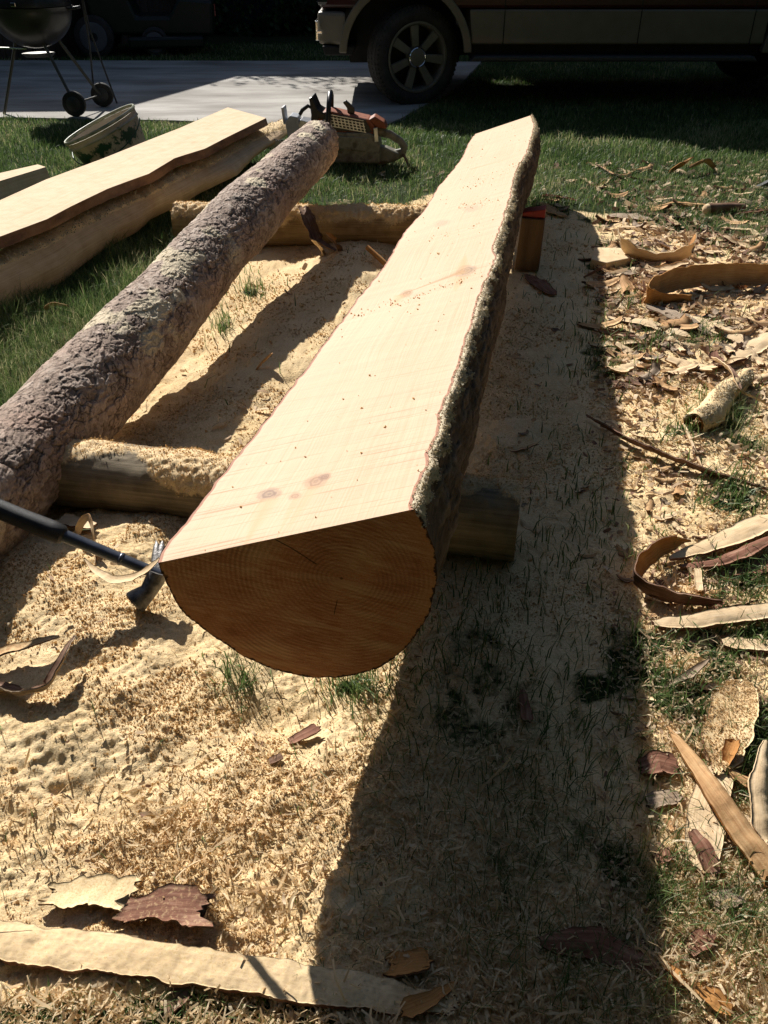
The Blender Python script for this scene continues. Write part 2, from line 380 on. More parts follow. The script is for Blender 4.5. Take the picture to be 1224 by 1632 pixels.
M_GROUND = mat_ground()
M_GRASS = mat_leafy('grass_blades', [(.05, (.035, .065, .018)), (.40, (.085, .15, .038)), (.68, (.20, .27, .09)), (.80, (.52, .46, .26))], .38)
M_SHAV = mat_leafy('pine_shavings', [(.05, (.54, .34, .17)), (.25, (.74, .56, .33)), (.9, (.88, .75, .53))], .5, .7, .15)
M_CRUMB = mat_leafy('sawdust_crumbs', [(.0, (.56, .40, .20)), (.35, (.71, .53, .29)), (.9, (.82, .65, .40))], .5, .95, .05)
M_PBARK = mat_bark()
M_LBARK = mat_bark('log_bark', dark=(.03, .018, .013), mid=(.12, .078, .05), light=(.30, .21, .14), red=(.22, .10, .05), redamt=.6)
M_CRUMB2 = mat_leafy('pale_clinging_dust', [(.0, (.52, .44, .31)), (.4, (.68, .60, .45)), (.9, (.80, .73, .58))], .4, .95, .03)
M_CONC = simple('concrete', (.17, .155, .135), (.30, .28, .25), 1.7, .9, bmp=.3, bscale=220, c3=(.44, .42, .385), lo=.3, hi=.7, vs=(.5, 1.5, 1))
M_PEEL = mat_wood('peeled_log_wood', (.42, .28, .16), (.56, .41, .25), (.68, .53, .34), gr=30)
M_PLANK = mat_wood('sawn_plank_wood', (.52, .36, .20), (.65, .49, .305), (.72, .57, .38), gr=110)
M_INNER = mat_wood('inner_bark_tan', (.30, .145, .06), (.48, .28, .13), (.62, .42, .22), gr=110)
M_PALE = mat_wood('pale_slab_wood', (.52, .36, .20), (.68, .50, .30), (.78, .62, .42), gr=110)
M_OUTER = mat_wood('outer_bark_brown', (.06, .033, .022), (.16, .088, .055), (.34, .22, .15), gr=60)
M_REDB = mat_wood('red_bark', (.075, .030, .018), (.20, .09, .055), (.40, .25, .17), gr=45)
M_ORNG = mat_wood('orange_peel', (.30, .13, .04), (.46, .22, .07), (.58, .34, .13), gr=100)
M_GREYB = mat_wood('grey_dusty_bark', (.11, .075, .05), (.29, .215, .15), (.50, .40, .29), gr=50)
M_CROSS = mat_wood('peeled_support_wood', (.17, .105, .05), (.30, .20, .10), (.43, .30, .16), gr=30)

# ------------------------------------------------------------------ ground
def sawmask(x, y):
    px, py = topx(x, y)
    s = np.full(x.shape, 1.0)
    n = fbm(x, y, 1.6, 4, 3); n2 = fbm(x, y, 7, 3, 21)
    # left of the bark pole: grass.  the pole runs from pixel (0,720) to (510,230)
    lim = np.interp(py, [150, 230, 330, 430, 560, 700, 800, 900, 1632], [700, 560, 430, 330, 170, 20, -150, -400, -900])
    s = s * sstep(-35, 45, px - lim)
    # far limit of the sawdust
    far = np.interp(px, [0, 430, 560, 700, 860, 1000, 1224, 1500], [330, 340, 322, 300, 330, 340, 400, 420])
    s = s * sstep(-28, 42, py - far + (n2 - .5) * 50)
    right = sstep(880, 960, px)
    s = s * (1 - right * sstep(.52, .72, .6 * n + .4 * n2) * .8)
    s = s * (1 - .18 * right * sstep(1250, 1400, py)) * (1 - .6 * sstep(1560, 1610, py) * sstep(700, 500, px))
    # grass shows here; sawdust also thinned to paint the log's shadow darker
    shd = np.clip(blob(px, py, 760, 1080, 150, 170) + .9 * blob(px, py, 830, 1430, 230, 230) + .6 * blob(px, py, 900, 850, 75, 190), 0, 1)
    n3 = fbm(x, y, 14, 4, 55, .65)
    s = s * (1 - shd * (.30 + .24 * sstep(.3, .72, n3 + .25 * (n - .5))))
    s = s * (1 - sstep(1330, 1750, px + (n - .5) * 500) * .85) * sstep(-.3, .45, y + (n2 - .5) * .4)
    for (cx, cy, rx, ry) in TUFTS: s = s * (1 - .75 * blob(px, py, cx, cy, rx * .7, ry * .55) * np.clip(n2 * 1.9, .3, 1))
    out = (x < -3) | (x > 3.0) | (y > 6.6) | (y < .1)
    return np.where(out, 0, s)
TUFTS = [(975, 560, 42, 34), (1165, 795, 60, 34), (1090, 690, 40, 20), (1160, 655, 45, 30), (385, 1100, 34, 30), (560, 1100, 45, 30), (1185, 930, 60, 50), (1195, 1010, 45, 26),
         (1040, 545, 40, 16), (1110, 545, 40, 16), (1060, 1430, 50, 60), (1180, 1460, 60, 60), (300, 1600, 60, 20),
         (1120, 520, 50, 16), (1000, 480, 40, 14), (1200, 1230, 30, 60), (1060, 1110, 30, 30), (400, 470, 26, 20), (355, 520, 20, 20)]
def gz(x, y):
    x = np.asarray(x, float); y = np.asarray(y, float)
    px, py = topx(x, y)
    near = sstep(7.5, 5.5, y) * sstep(-3.5, -2.5, x) * sstep(4, 3, x)
    z = (fbm(x, y, .9, 3, 11) - .5) * .05 * near
    z = z + .075 * blob(px, py, 60, 960, 260, 110) + .055 * blob(px, py, 150, 1150, 200, 110, -12) + .05 * blob(px, py, 250, 860, 110, 45)
    z = z + .07 * blob(px, py, 560, 445, 70, 50, -40) + .045 * blob(px, py, 440, 590, 150, 60, -38) + .03 * blob(px, py, 400, 1300, 150, 120)
    z = z - .02 * blob(px, py, 420, 1160, 90, 40) - .03 * blob(px, py, 330, 560, 70, 50, -40)
    s = sawmask(x, y) * sstep(7, 5, y)
    z = z + s * ((fbm(x, y, 9, 4, 31) - .5) * .030 + (fbm(x, y, 34, 3, 41) - .5) * .012)
    far = sstep(4, 1.5, y)
    f1, f2, c = worley(x * 55, y * 55, 5)
    g1, g2, c = worley(x * 110, y * 110, 9)
    z = z + s * far * ((1 - np.clip(f1, 0, 1)) * .008 * sstep(.3, .7, fbm(x, y, 11, 2, 61)) + (1 - np.clip(g1, 0, 1)) * .0035)
    return z
def G(px, py, up=0.0):
    p = at(px, py, 0)
    for _ in range(3): p = at(px, py, float(gz(p[0], p[1])) + up)
    return p
def axis_pts(dense, far, step, lim_lo, lim_hi, grow):
    a = list(np.arange(dense[0], dense[1] + 1e-6, step)); s = step
    while a[-1] < lim_hi: s = min(s * grow, 6); a.append(a[-1] + s)
    s = step; b = []; c = dense[0]
    while c > lim_lo: s = min(s * grow, 6); c -= s; b.append(c)
    return np.array(b[::-1] + a)
gx = axis_pts((-1.1, 1.3), 0, .0048, -70, 70, 1.03); gy = axis_pts((.55, 2.2), 0, .0046, -25, 110, 1.017)
GX, GY = np.meshgrid(gx, gy, indexing='ij')
GZ = gz(GX, GY)
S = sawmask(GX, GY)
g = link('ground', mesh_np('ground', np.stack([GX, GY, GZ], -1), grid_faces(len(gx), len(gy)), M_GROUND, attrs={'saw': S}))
tag(g, 'yard ground of lawn soil covered with pale sawdust', 'ground', kind='structure')
# driveway
dv = [(-14, 7.82), (-3.3, 7.95), (-1.8, 7.80), (-.9, 7.62), (-.06, 7.42), (.15, 7.9), (.40, 8.62), (.75, 9.6), (1.2, 11.7), (-.56, 11.8), (-2.1, 11.8), (-14, 12.1)]
mb = MB().prism(dv, -.10, .022, 'xy'); d = mb.build('driveway', M_CONC); tag(d, 'pale concrete driveway', 'driveway', kind='structure')
mb = MB(); mb.prism([(-3.0, 7.93), (-2.985, 7.93), (-2.3, 11.8), (-2.315, 11.8)], .0, .0235, 'xy')
def in_driveway(x, y):
    yn = np.interp(x, [-14, -3.3, -1.8, -.9, -.06], [7.82, 7.95, 7.80, 7.62, 7.42]); xr = np.interp(y, [7.42, 7.9, 8.62, 9.6, 11.7], [-.06, .15, .40, .75, 1.2])
    return (y > yn) & (y < 11.8) & (x < xr)

# ------------------------------------------------------------------ scatter stuff
def blades(name, P, H, W, tone, lean=.45, mat=None):
    n = len(P); a = RNG.uniform(0, 2 * np.pi, n); ln = RNG.uniform(.1, 1, n) * lean; b = a + RNG.normal(0, .7, n)
    side = np.stack([np.cos(a + np.pi / 2), np.sin(a + np.pi / 2), 0 * a], -1) * W[:, None] / 2
    ld = np.stack([np.cos(b), np.sin(b), 0 * b], -1)
    H_ = H[:, None]; up = np.array([0, 0, 1.0])
    m = P + ld * H_ * .32 * ln[:, None] + up * H_ * (.55 - .1 * ln[:, None]); tp = P + ld * H_ * ln[:, None] * 1.15 + up * H_ * (1 - .5 * ln[:, None] ** 2)
    P0 = P - up * .008
    V = np.stack([P0 - side, P0 + side, m + side * .75, m - side * .75, tp], 1).reshape(-1, 3)
    i = np.arange(n)[:, None] * 5
    T = np.concatenate([i + [0, 1, 2], i + [0, 2, 3], i + [3, 2, 4]], 1).reshape(-1, 3)
    return mesh_np(name, V, T, mat or M_GRASS, attrs={'tone': np.repeat(tone, 5)})
def lawn_points(n, xr, yr):
    # density falls with distance so blades stay about a pixel apart
    u = RNG.uniform(0, 1, n); y = yr[0] * (yr[1] / yr[0]) ** u; x = RNG.uniform(-1, 1, n) * (y * .62 + .6)
    x = np.clip(x, xr[0], xr[1]); s = sawmask(x, y)
    return x, y, s
x, y, s = lawn_points(520000, (-12, 12), (2.2, 13.8))
pxx, pyy = topx(x, y)
patch = fbm(x, y, 3.2, 3, 77)
dens = np.clip(1 - s * 1.25, 0, 1) ** 1.5
litter = sstep(860, 960, pxx) * sstep(240, 330, pyy) * .55
dens = dens * (1 - litter * sstep(.35, .6, patch))
keep = (RNG.uniform(0, 1, len(x)) < dens) & ~in_driveway(x, y) & (np.abs(x) > -1)
x, y = x[keep], y[keep]
ph = fbm(x, y, 5, 3, 15)
H = (.022 + .065 * ph ** 1.5) * RNG.uniform(.5, 1.4, len(x)) * (1 + .9 * ((y < 4.3) & (x < 0))); W = RNG.uniform(.0025, .0045, len(x)) * np.clip(y / 5, .6, 1.6)
tone = np.clip(RNG.normal(.45, .24, len(x)) + (fbm(x, y, 2, 2, 5) - .5) * .6 + .12 * sstep(5.6, 4.2, y), 0, 1)
o = link('lawn_grass', blades('lawn_grass', np.stack([x, y, gz(x, y)], -1), H, W, tone, lean=.9)); tag(o, 'green lawn grass around the logs and driveway', 'grass', kind='stuff')
# grass poking through the sawdust
P = []; Hh = []
for (cx, cy, rx, ry) in TUFTS:
    k = int(110 * (rx * ry / 1500)) + 40; c = RNG.normal(0, .62, (k, 2)) * (.5 + RNG.uniform(0, 1, (k, 1))); c += np.round(RNG.normal(0, .5, (k, 2)) * 2) * .25
    for a_, b_ in c:
        q = at(cx + a_ * rx, cy + b_ * ry, 0); P.append(q)
P = np.array(P); n_t = len(P)
k = 80000; yy = .3 * (5.8 / .3) ** RNG.uniform(0, 1, k); xx = RNG.uniform(-.8, 1.25, k) * (yy * .65 + .5); s_ = sawmask(xx, yy); cl = fbm(xx, yy, 5, 3, 91)
qx, qy = topx(xx, yy); rightish = sstep(560, 900, qx)
kk = RNG.uniform(0, 1, k) < np.clip(1 - s_, 0, 1) * 1.0 + .05 * rightish * sstep(.42, .62, cl) * 3 + .008 + .2 * (qx > 560) * (qx < 1010) * (qy > 800) * sstep(.4, .6, cl)
P = np.concatenate([P, np.stack([xx[kk], yy[kk], 0 * xx[kk]], -1)]); P[:, 2] = gz(P[:, 0], P[:, 1])
n = len(P); Hh = RNG.uniform(.02, .075, n) * (1 - .55 * sstep(1.0, .75, P[:, 1]) * (P[:, 0] < .1)); W = RNG.uniform(.0014, .0028, n) * np.clip(P[:, 1], .8, 2)
o = link('grass_tufts', blades('grass_tufts', P, Hh, W, np.clip(RNG.normal(.42, .2, n), 0, 1), lean=1.1)); tag(o, 'sparse green grass poking through the sawdust', 'grass', kind='stuff')
# ribbons of shaved wood
def ribbons(name, P, L, W, mat, curl=2.5, flat=.5):
    n = len(P); K = 5
    az = RNG.uniform(0, 2 * np.pi, n); el = RNG.normal(0, flat, n); roll = RNG.normal(0, .9, n); cv = RNG.normal(0, curl, n)
    t = np.linspace(-.5, .5, K)
    d0 = np.stack([np.cos(az) * np.cos(el), np.sin(az) * np.cos(el), np.sin(el)], -1)
    sd = np.stack([-np.sin(az), np.cos(az), 0 * az], -1); up = np.cross(d0, sd)
    s2 = sd * np.cos(roll)[:, None] + up * np.sin(roll)[:, None]; u2 = np.cross(d0, s2)
    V = []
    for tt in t:
        th = cv * tt
        safe = np.where(np.abs(cv) < .05, .05, cv)
        a = np.sin(safe * tt) / safe; b = (1 - np.cos(safe * tt)) / safe
        c = P + d0 * (a * L)[:, None] + u2 * (b * L)[:, None]
        wv = s2 * (W * (1 - 1.2 * tt * tt))[:, None] / 2
        V += [c - wv, c + wv]
    V = np.stack(V, 1)
    zmin = V[:, :, 2].min(1); lift = np.maximum(0, P[:, 2] - .004 - zmin); V[:, :, 2] += (lift * .85)[:, None]
    V = V.reshape(-1, 3); i = np.arange(n)[:, None] * (2 * K)
    T = np.concatenate([i + [2 * k, 2 * k + 1, 2 * k + 3, 2 * k + 2] for k in range(K - 1)], 1).reshape(-1, 4)
    return mesh_np(name, V, T, mat, attrs={'tone': np.repeat(RNG.uniform(0, 1, n), 2 * K)})
k = 330000; yy = .42 * (5.6 / .42) ** RNG.uniform(0, 1, k); xx = RNG.uniform(-1, 1.35, k) * (yy * .62 + .3); qx, qy = topx(xx, yy)
sm_ = sawmask(xx, yy)
dn = .75 * blob(qx, qy, 290, 1330, 100, 50) + .4 * blob(qx, qy, 420, 1450, 80, 80) + .22 * blob(qx, qy, 60, 1320, 90, 50) + .75 * sstep(1560, 1600, qy) + .2 * blob(qx, qy, 400, 1240, 120, 50)
dn = dn + sstep(985, 1020, qx) * (.3 * sstep(1230, 1300, qx) * sstep(800, 1000, qy) + .85 * blob(qx, qy, 1080, 1080, 110, 100) + 1.3 * blob(qx, qy, 1120, 1480, 190, 170) + .35 * blob(qx, qy, 1120, 900, 120, 90) + .12)
dn = dn + .65 * blob(qx, qy, 770, 1330, 170, 210) + .7 * blob(qx, qy, 800, 1570, 260, 100)
lim = np.interp(qy, [150, 230, 330, 430, 560, 700, 800, 900, 1632], [700, 560, 430, 330, 170, 20, -150, -400, -900])
dn = dn * (qx > lim) * (qy > 330) + .006 * (qx > lim)
kk = RNG.uniform(0, 1, k) < dn * .34 * (.4 + 1.2 * fbm(xx, yy, 12, 2, 8))
P = np.stack([xx[kk], yy[kk], gz(xx[kk], yy[kk]) + .003 + RNG.uniform(0, .006, kk.sum())], -1); n = len(P)
o = link('wood_shavings', ribbons('wood_shavings', P, RNG.lognormal(-4.05, .55, n) + .004, RNG.uniform(.0012, .005, n), M_SHAV)); tag(o, 'pale curled wood shavings strewn over the sawdust', 'shavings', kind='stuff')
print('shavings', n)
# crumbs of sawdust
def crumbs(name, P, Rr, mat=M_CRUMB):
    n = len(P); T4 = np.array([[1, 1, 1], [1, -1, -1], [-1, 1, -1], [-1, -1, 1]]) * .62
    rot = RNG.normal(0, 1, (n, 3, 3)); q, _ = np.linalg.qr(rot); sc = RNG.uniform(.5, 1.3, (n, 1, 3))
    V = (np.einsum('nij,kj->nki', q, T4) * sc * Rr[:, None, None] + P[:, None, :]).reshape(-1, 3)
    i = np.arange(n)[:, None] * 4
    F = np.concatenate([i + [0, 1, 2], i + [0, 2, 3], i + [0, 3, 1], i + [1, 3, 2]], 1).reshape(-1, 3)
    return mesh_np(name, V, F, mat, attrs={'tone': np.repeat(RNG.uniform(0, 1, n), 4)}, smooth=False)
k = 620000; yy = .5 * (5.2 / .5) ** RNG.uniform(0, 1, k); xx = RNG.uniform(-1, 1, k) * (yy * .6 + .25); sm_ = sawmask(xx, yy)
kk = RNG.uniform(0, 1, k) < (sm_ ** 1.5) * (.06 + .9 * sstep(.42, .62, fbm(xx, yy, 5, 4, 101))) * .8
xx, yy = xx[kk], yy[kk]; n = len(xx)
o = link('sawdust_crumbs', crumbs('sawdust_crumbs', np.stack([xx, yy, gz(xx, yy) + .001], -1), RNG.gamma(2.0, .00045, n) * np.clip(.6 + .5 * yy, .8, 2.6) + .0006)); tag(o, 'loose crumbs of fresh sawdust on the ground', 'sawdust', kind='stuff')

# ------------------------------------------------------------------ log builders
def bark_h(u, v, s=0, su=26, sv=42, amp=.006):
    wu = u + (fbm(u, v, 9, 3, s + 1) - .5) * .06; wv = v + (fbm(u, v, 9, 3, s + 2) - .5) * .05
    wu += (fbm(u, v, 45, 3, s + 4) - .5) * .022; wv += (fbm(u, v, 45, 3, s + 5) - .5) * .022
    f1, f2, c = worley(wu * su, wv * sv, s)
    g1, g2, c2 = worley(wu * su * 2.1 + 3, wv * sv * 2.2, s + 7)
    k1, k2, c3 = worley(wu * su * 4.3 + 8, wv * sv * 4.6, s + 17)
    vis = sstep(.35, .6, fbm(u, v, 16, 3, s + 21))
    crack = sstep(.13, .0, f2 - f1) * (.3 + .7 * vis); crack2 = sstep(.11, 0, g2 - g1) * vis
    h = (c - .5) * amp * .7 + (c2 - .5) * amp * .8 + (c3 - .5) * amp * .35 - crack * amp * .7 - crack2 * amp * .45 + (fbm(u, v, 3, 4, s + 9) - .5) * amp * 3.4 + (fbm(u, v, 60, 3, s + 2) - .5) * amp * .6
    return h, np.clip(c * .35 + c2 * .4 + c3 * .25, 0, 1), np.clip(np.maximum(crack * .7, crack2 * .8), 0, 1)
def round_log(root_name, path, rad, origin, ns, nt_, mat, endmat, dustf=None, hf=None, parent=None, part='bark', lumps=0, ends=(True, True), uvscale=1.0, endnoise=.004, cl_n=0, cl_r=.001):
    """path (k,3), rad (k): a lying trunk; returns parts"""
    path = np.array(path, float); k = np.linspace(0, 1, len(path)); t = np.linspace(0, 1, ns)
    C = np.stack([np.interp(t, k, path[:, i]) for i in range(3)], -1); rr = np.interp(t, k, rad)
    T = np.gradient(C, axis=0); T /= np.linalg.norm(T, axis=1)[:, None]
    S_ = np.cross(T, [0, 0, 1.0]); S_ /= np.linalg.norm(S_, axis=1)[:, None]; U = np.cross(S_, T)
    L = np.concatenate([[0], np.cumsum(np.linalg.norm(np.diff(C, axis=0), axis=1))])
    th = np.linspace(0, 2 * np.pi, nt_, endpoint=False)
    TH, LL = np.meshgrid(th, L, indexing='xy')[0], np.meshgrid(th, L, indexing='xy')[1]
    Rm = rr[:, None] * (1 + .035 * np.sin(2 * TH + LL * 1.2) + .02 * np.sin(3 * TH - LL * 2 + 1))
    # continuous around: blend noise across the seam (placed underneath)
    vv = ((TH - np.pi * 1.5) % (2 * np.pi)) * rr[:, None]
    h, tone, crack = hf(LL, vv) if hf else (0 * TH, 0 * TH + .5, 0 * TH)
    rad_ = Rm + h
    Nn = S_[:, None, :] * np.cos(TH)[..., None] + U[:, None, :] * np.sin(TH)[..., None]
    V = C[:, None, :] + Nn * rad_[..., None]
    dust = dustf(LL, TH, vv) if dustf else 0 * TH
    if lumps: V = V + Nn * (np.clip(dust, 0, 1) * lumps * (fbm(LL, vv, 70, 4, 3)))[..., None]
    for e, sg in ((0, -1), (-1, 1)):
        V[e] += T[e] * sg * ((fbm(vv[e], vv[e] * 0, 30, 3, 5) - .5) * endnoise)[:, None]
    me = mesh_np(part, V.reshape(-1, 3) - origin, grid_faces(ns, nt_, True), mat, attrs={'tone': tone, 'crack': crack, 'dust': dust}, uv=np.stack([LL, vv], -1).reshape(-1, 2))
    out = [link(part, me, parent)]
    if cl_n:
        ii = np.argwhere((dust > .45) & (np.sin(TH) > -.1)); sel_ = ii[RNG.integers(0, len(ii), cl_n)]
        Pc = V[sel_[:, 0], sel_[:, 1]] + RNG.normal(0, .003, (cl_n, 3)) + Nn[sel_[:, 0], sel_[:, 1]] * .002
        out.append(link('clinging_sawdust', crumbs('clinging_sawdust', Pc - origin, RNG.gamma(2.2, .0004, cl_n) + cl_r), parent))
    for on, e, sg in ((ends[0], 0, -1), (ends[1], -1, 1)):
        if not on: continue
        rings = np.linspace(1, 0, 9)[:-1]
        E = np.concatenate([C[e] + (V[e] - C[e]) * r_ for r_ in rings] + [C[e][None]]) ; E = E - origin
        uv = np.concatenate([np.stack([np.cos(th) * rad_[e], np.sin(th) * rad_[e]], -1) * r_ for r_ in rings] + [np.zeros((1, 2))])
        F = [tuple(f) for f in grid_faces(8, nt_, True)] + [(7 * nt_ + j, 7 * nt_ + (j + 1) % nt_, 8 * nt_) for j in range(nt_)]
        ed = np.concatenate([np.full(nt_, rr[e] * (1 - r_)) for r_ in rings] + [[rr[e]]])
        out.append(link('cut_end', mesh_np('cut_end', E, F, endmat, attrs={'edge': ed, 'dust': 0 * ed}, uv=uv, smooth=False), parent))
    return out, C, rr, V
# ---------------- the half log being milled
ZN, ZF = .535, .435
TILT = .17
def on_flat(px, py):
    z = ZN
    for _ in range(8):
        p = at(px, py, z); y_ = p[1] - 1.1
        z = ZN + (ZF - ZN) * np.clip(y_ / 4.0, 0, 1.1) + (p[0] + .16 - .205 * y_) * TILT
    return at(px, py, z)
LPX = [(250, 897), (265, 870), (306, 821), (350, 762), (402, 699), (443, 646), (478, 600), (505, 564), (553, 500), (567, 480), (600, 440), (624, 405), (647, 366), (666, 347), (681, 327), (698, 298), (722, 271), (736, 251), (747, 227), (757, 214)]
RPX = [(655, 812), (658, 795), (663, 772), (682, 745), (685, 722), (699, 692), (703, 661), (716, 619), (729, 586), (742, 547), (757, 496), (765, 469), (775, 445), (786, 427), (790, 408), (785, 396), (791, 381), (801, 356), (805, 339), (813, 317), (819, 285), (825, 266), (839, 246), (846, 224), (852, 200), (846, 184)]
Lw = np.array([on_flat(*q) for q in LPX]); Rw = np.array([on_flat(*q) for q in RPX])
O_LOG = (Lw[0] + Rw[0]) / 2; O_LOG[2] = 0.17
ax = (Lw[-1] + Rw[-1]) / 2 - (Lw[0] + Rw[0]) / 2; ax[2] = 0; AXL = np.linalg.norm(ax); ax /= AXL; sd = np.array([ax[1], -ax[0], 0])
def so_(P): d_ = P - (Lw[0] + Rw[0]) / 2; return d_ @ ax, d_ @ sd
sL, oL = so_(Lw); sR, oR = so_(Rw)
NS = 560
tt = np.linspace(0, 1, NS)
sl = sL[0] + tt * (sL[-1] - sL[0]); sr = sR[0] + tt * (sR[-1] - sR[0])
i_ = np.argsort(sL); ol = np.interp(sl, sL[i_], oL[i_]); i_ = np.argsort(sR); orr = np.interp(sr, sR[i_], oR[i_])
zL = np.interp(sl, sL[np.argsort(sL)], Lw[np.argsort(sL), 2]); zR = np.interp(sr, sR[np.argsort(sR)], Rw[np.argsort(sR), 2])
mid0 = (Lw[0] + Rw[0]) / 2
PL = mid0[None] + ax * sl[:, None] + sd * ol[:, None]; PL[:, 2] = zL
PR = mid0[None] + ax * sr[:, None] + sd * orr[:, None]; PR[:, 2] = zR
PL[:, :2] += ax[None, :2] * 0; 
PL += sd * ((fbm(sl * 1.0, sl * 0, 26, 3, 4) - .5) * .009)[:, None]; PR += sd * ((fbm(sr * 1.0, sr * 0 + 3, 26, 3, 6) - .5) * .012)[:, None]
sec = np.array([(0, 0), (.006, -.037), (.024, -.11), (.069, -.18), (.128, -.253), (.182, -.300), (.241, -.335), (.315, -.353), (.379, -.346), (.431, -.305), (.468, -.237), (.480, -.156), (.473, -.089), (.452, -.036), (.431, 0)])
sec[:, 0] /= .431
kk_ = np.concatenate([[0], np.cumsum(np.linalg.norm(np.diff(sec * [.431, 1], axis=0), axis=1))])
NT = 190; sg = np.linspace(0, kk_[-1], NT); SA = np.interp(sg, kk_, sec[:, 0]); SB = np.interp(sg, kk_, sec[:, 1])
for _ in range(14):
    SA[1:-1] = (SA[:-2] + SA[1:-1] * 2 + SA[2:]) / 4; SB[1:-1] = (SB[:-2] + SB[1:-1] * 2 + SB[2:]) / 4
Wd = np.linalg.norm(PR - PL, axis=1)
wsm = np.convolve(np.pad(Wd, 30, 'edge'), np.ones(61) / 61, 'valid')
dep = 1 - .22 * tt
a_ = SA[None, :]; V = PL[:, None, :] + (PR - PL)[:, None, :] * a_[..., None]
V[:, :, 2] += SB[None, :] * dep[:, None]
# outward normals of the section
tx = np.gradient(SA * .431); tz = np.gradient(SB); ln = np.hypot(tx, tz); nx, nz = tz / ln, -tx / ln
if nz[NT // 2] > 0: nx, nz = -nx, -nz
LR = (PR - PL) / Wd[:, None]
UU, VVm = np.meshgrid((sl + sr) / 2, sg, indexing='ij')
h, tone, crack = bark_h(UU, VVm, 40, 8, 46, .0075)
h = np.clip(h + .002, -.004, .014) * sstep(0, .03, np.minimum(VVm, sg[-1] - VVm)) * (.25 + .75 * sstep(0, .05, UU - UU[0:1]))
V = V + LR[:, None, :] * (nx[None, :] * h)[..., None]; V[:, :, 2] += nz[None, :] * h
eR = sg[-1] - VVm; eL = VVm
ledge = (.003 + .009 * fbm(UU, VVm * 0, 40, 4, 71, .7)) * sstep(.0005, .006, eR) * sstep(.075, .02, eR) * sstep(0, .04, UU - UU[0:1] + .02)
V = V + LR[:, None, :] * ledge[..., None]; V[:, :, 2] += ledge * .3 * sstep(.05, .01, eR)
dust = sstep(.046, .0, eR + (fbm(UU, VVm, 34, 4, 8, .75) - .5) * .11) * 1.5 + .35 * sstep(.03, 0, eL) + .2 * sstep(.6, .72, fbm(UU, VVm, 9, 3, 12)) * sstep(.12, .05, eR)
V = V + (np.array([0, 0, 1.0]) * (np.clip(dust, 0, 1) * .007 * fbm(UU, VVm, 90, 3, 2) * (eR > .004))[..., None])
BARKV = V.copy(); BDUST = dust.copy()
t_log = thing('milled_log', 'big pine log with pale flat sawn top and bark sides, cut end facing the viewer', 'log', O_LOG)
link('bark', mesh_np('bark', V.reshape(-1, 3) - O_LOG, grid_faces(NS, NT), M_LBARK, attrs={'tone': tone, 'crack': crack, 'dust': dust}), t_log)
# flat sawn face
NW = 60; q = np.linspace(0, 1, NW); FV = PL[:, None, :] + (PR - PL)[:, None, :] * q[None, :, None]
FV[:, :, 2] += .0005
uv = np.stack([((FV - mid0) @ ax), ((FV - mid0) @ sd)], -1).reshape(-1, 2); ed = np.minimum(q[None, :], 1 - q[None, :]) * Wd[:, None]
SLK = float((sR[0] - sL[0]) / (oR[0] - oL[0]))
def uvp(px, py): p = on_flat(px, py); return float((p - mid0) @ ax), float((p - mid0) @ sd)
kn = []
for (px, py, ru, rv, col, st) in [(429, 788, .020, .021, (.24, .165, .135), .85), (470, 791, .012, .012, (.36, .21, .14), .75), (503, 768, .024, .018, (.33, .19, .125), .75), (518, 760, .012, .01, (.28, .17, .13), .8),
                                  (742, 432, .05, .026, (.20, .15, .12), .8), (648, 468, .03, .016, (.32, .17, .09), .75), (752, 333, .05, .03, (.5, .36, .25), .8), (704, 356, .05, .03, (.5, .36, .25), .8)]:
    u_, v_ = uvp(px, py); kn.append((u_, v_, ru, rv, col, st))
stt = []
for (a, b, wd, col, st) in [((429, 795), (385, 880), .030, (.66, .40, .22), .55), ((500, 775), (455, 850), .022, (.66, .40, .22), .4), ((472, 795), (440, 860), .012, (.66, .40, .22), .4),
                            ((740, 432), (628, 474), .018, (.40, .25, .14), .8), ((745, 432), (800, 418), .012, (.45, .3, .18), .5), ((735, 438), (742, 405), .04, (.62, .36, .16), .5), ((735, 440), (725, 465), .04, (.62, .36, .16), .4),
                            ((640, 470), (625, 490), .03, (.66, .38, .18), .5), ((700, 357), (650, 375), .03, (.6, .45, .3), .4), ((755, 333), (800, 325), .03, (.6, .45, .3), .4),
                            ((760, 235), (840, 210), .05, (.6, .45, .3), .4), ((750, 270), (830, 248), .02, (.5, .36, .2), .5)]:
    stt.append((*uvp(*a), *uvp(*b), wd, col, st))
link('sawn_face', mesh_np('sawn_face', FV.reshape(-1, 3) - O_LOG, grid_faces(NS, NW), mat_sawn_face(kn, stt), attrs={'edge': ed}, uv=uv, smooth=False), t_log)
# near and far end faces: fans between section and chord
def end_face(e, mat, sgn):
    bot = V[e]; m = 14; rows = []
    tops = PL[e][None] + (PR[e] - PL[e])[None] * np.clip(SA, 0, 1)[:, None]; tops[0] = bot[0]; tops[-1] = bot[-1]
    for k2 in range(m): rows.append(tops + (bot - tops) * k2 / (m - 1))
    E = np.array(rows); E[0, :, 2] += .0005
    u_ = (E - PL[e]) @ (LR[e]); v_ = E[:, :, 2] - ZN
    dB = np.min(np.linalg.norm(E.reshape(-1, 1, 3) - bot[None, :], axis=2), axis=1)
    return link('cut_end', mesh_np('cut_end', E.reshape(-1, 3) - O_LOG, grid_faces(m, NT), mat, attrs={'edge': dB}, uv=np.stack([u_, v_], -1).reshape(-1, 2), smooth=False), t_log)
M_END = mat_end(.285, -.10)
end_face(0, M_END, -1); end_face(-1, M_END, 1)
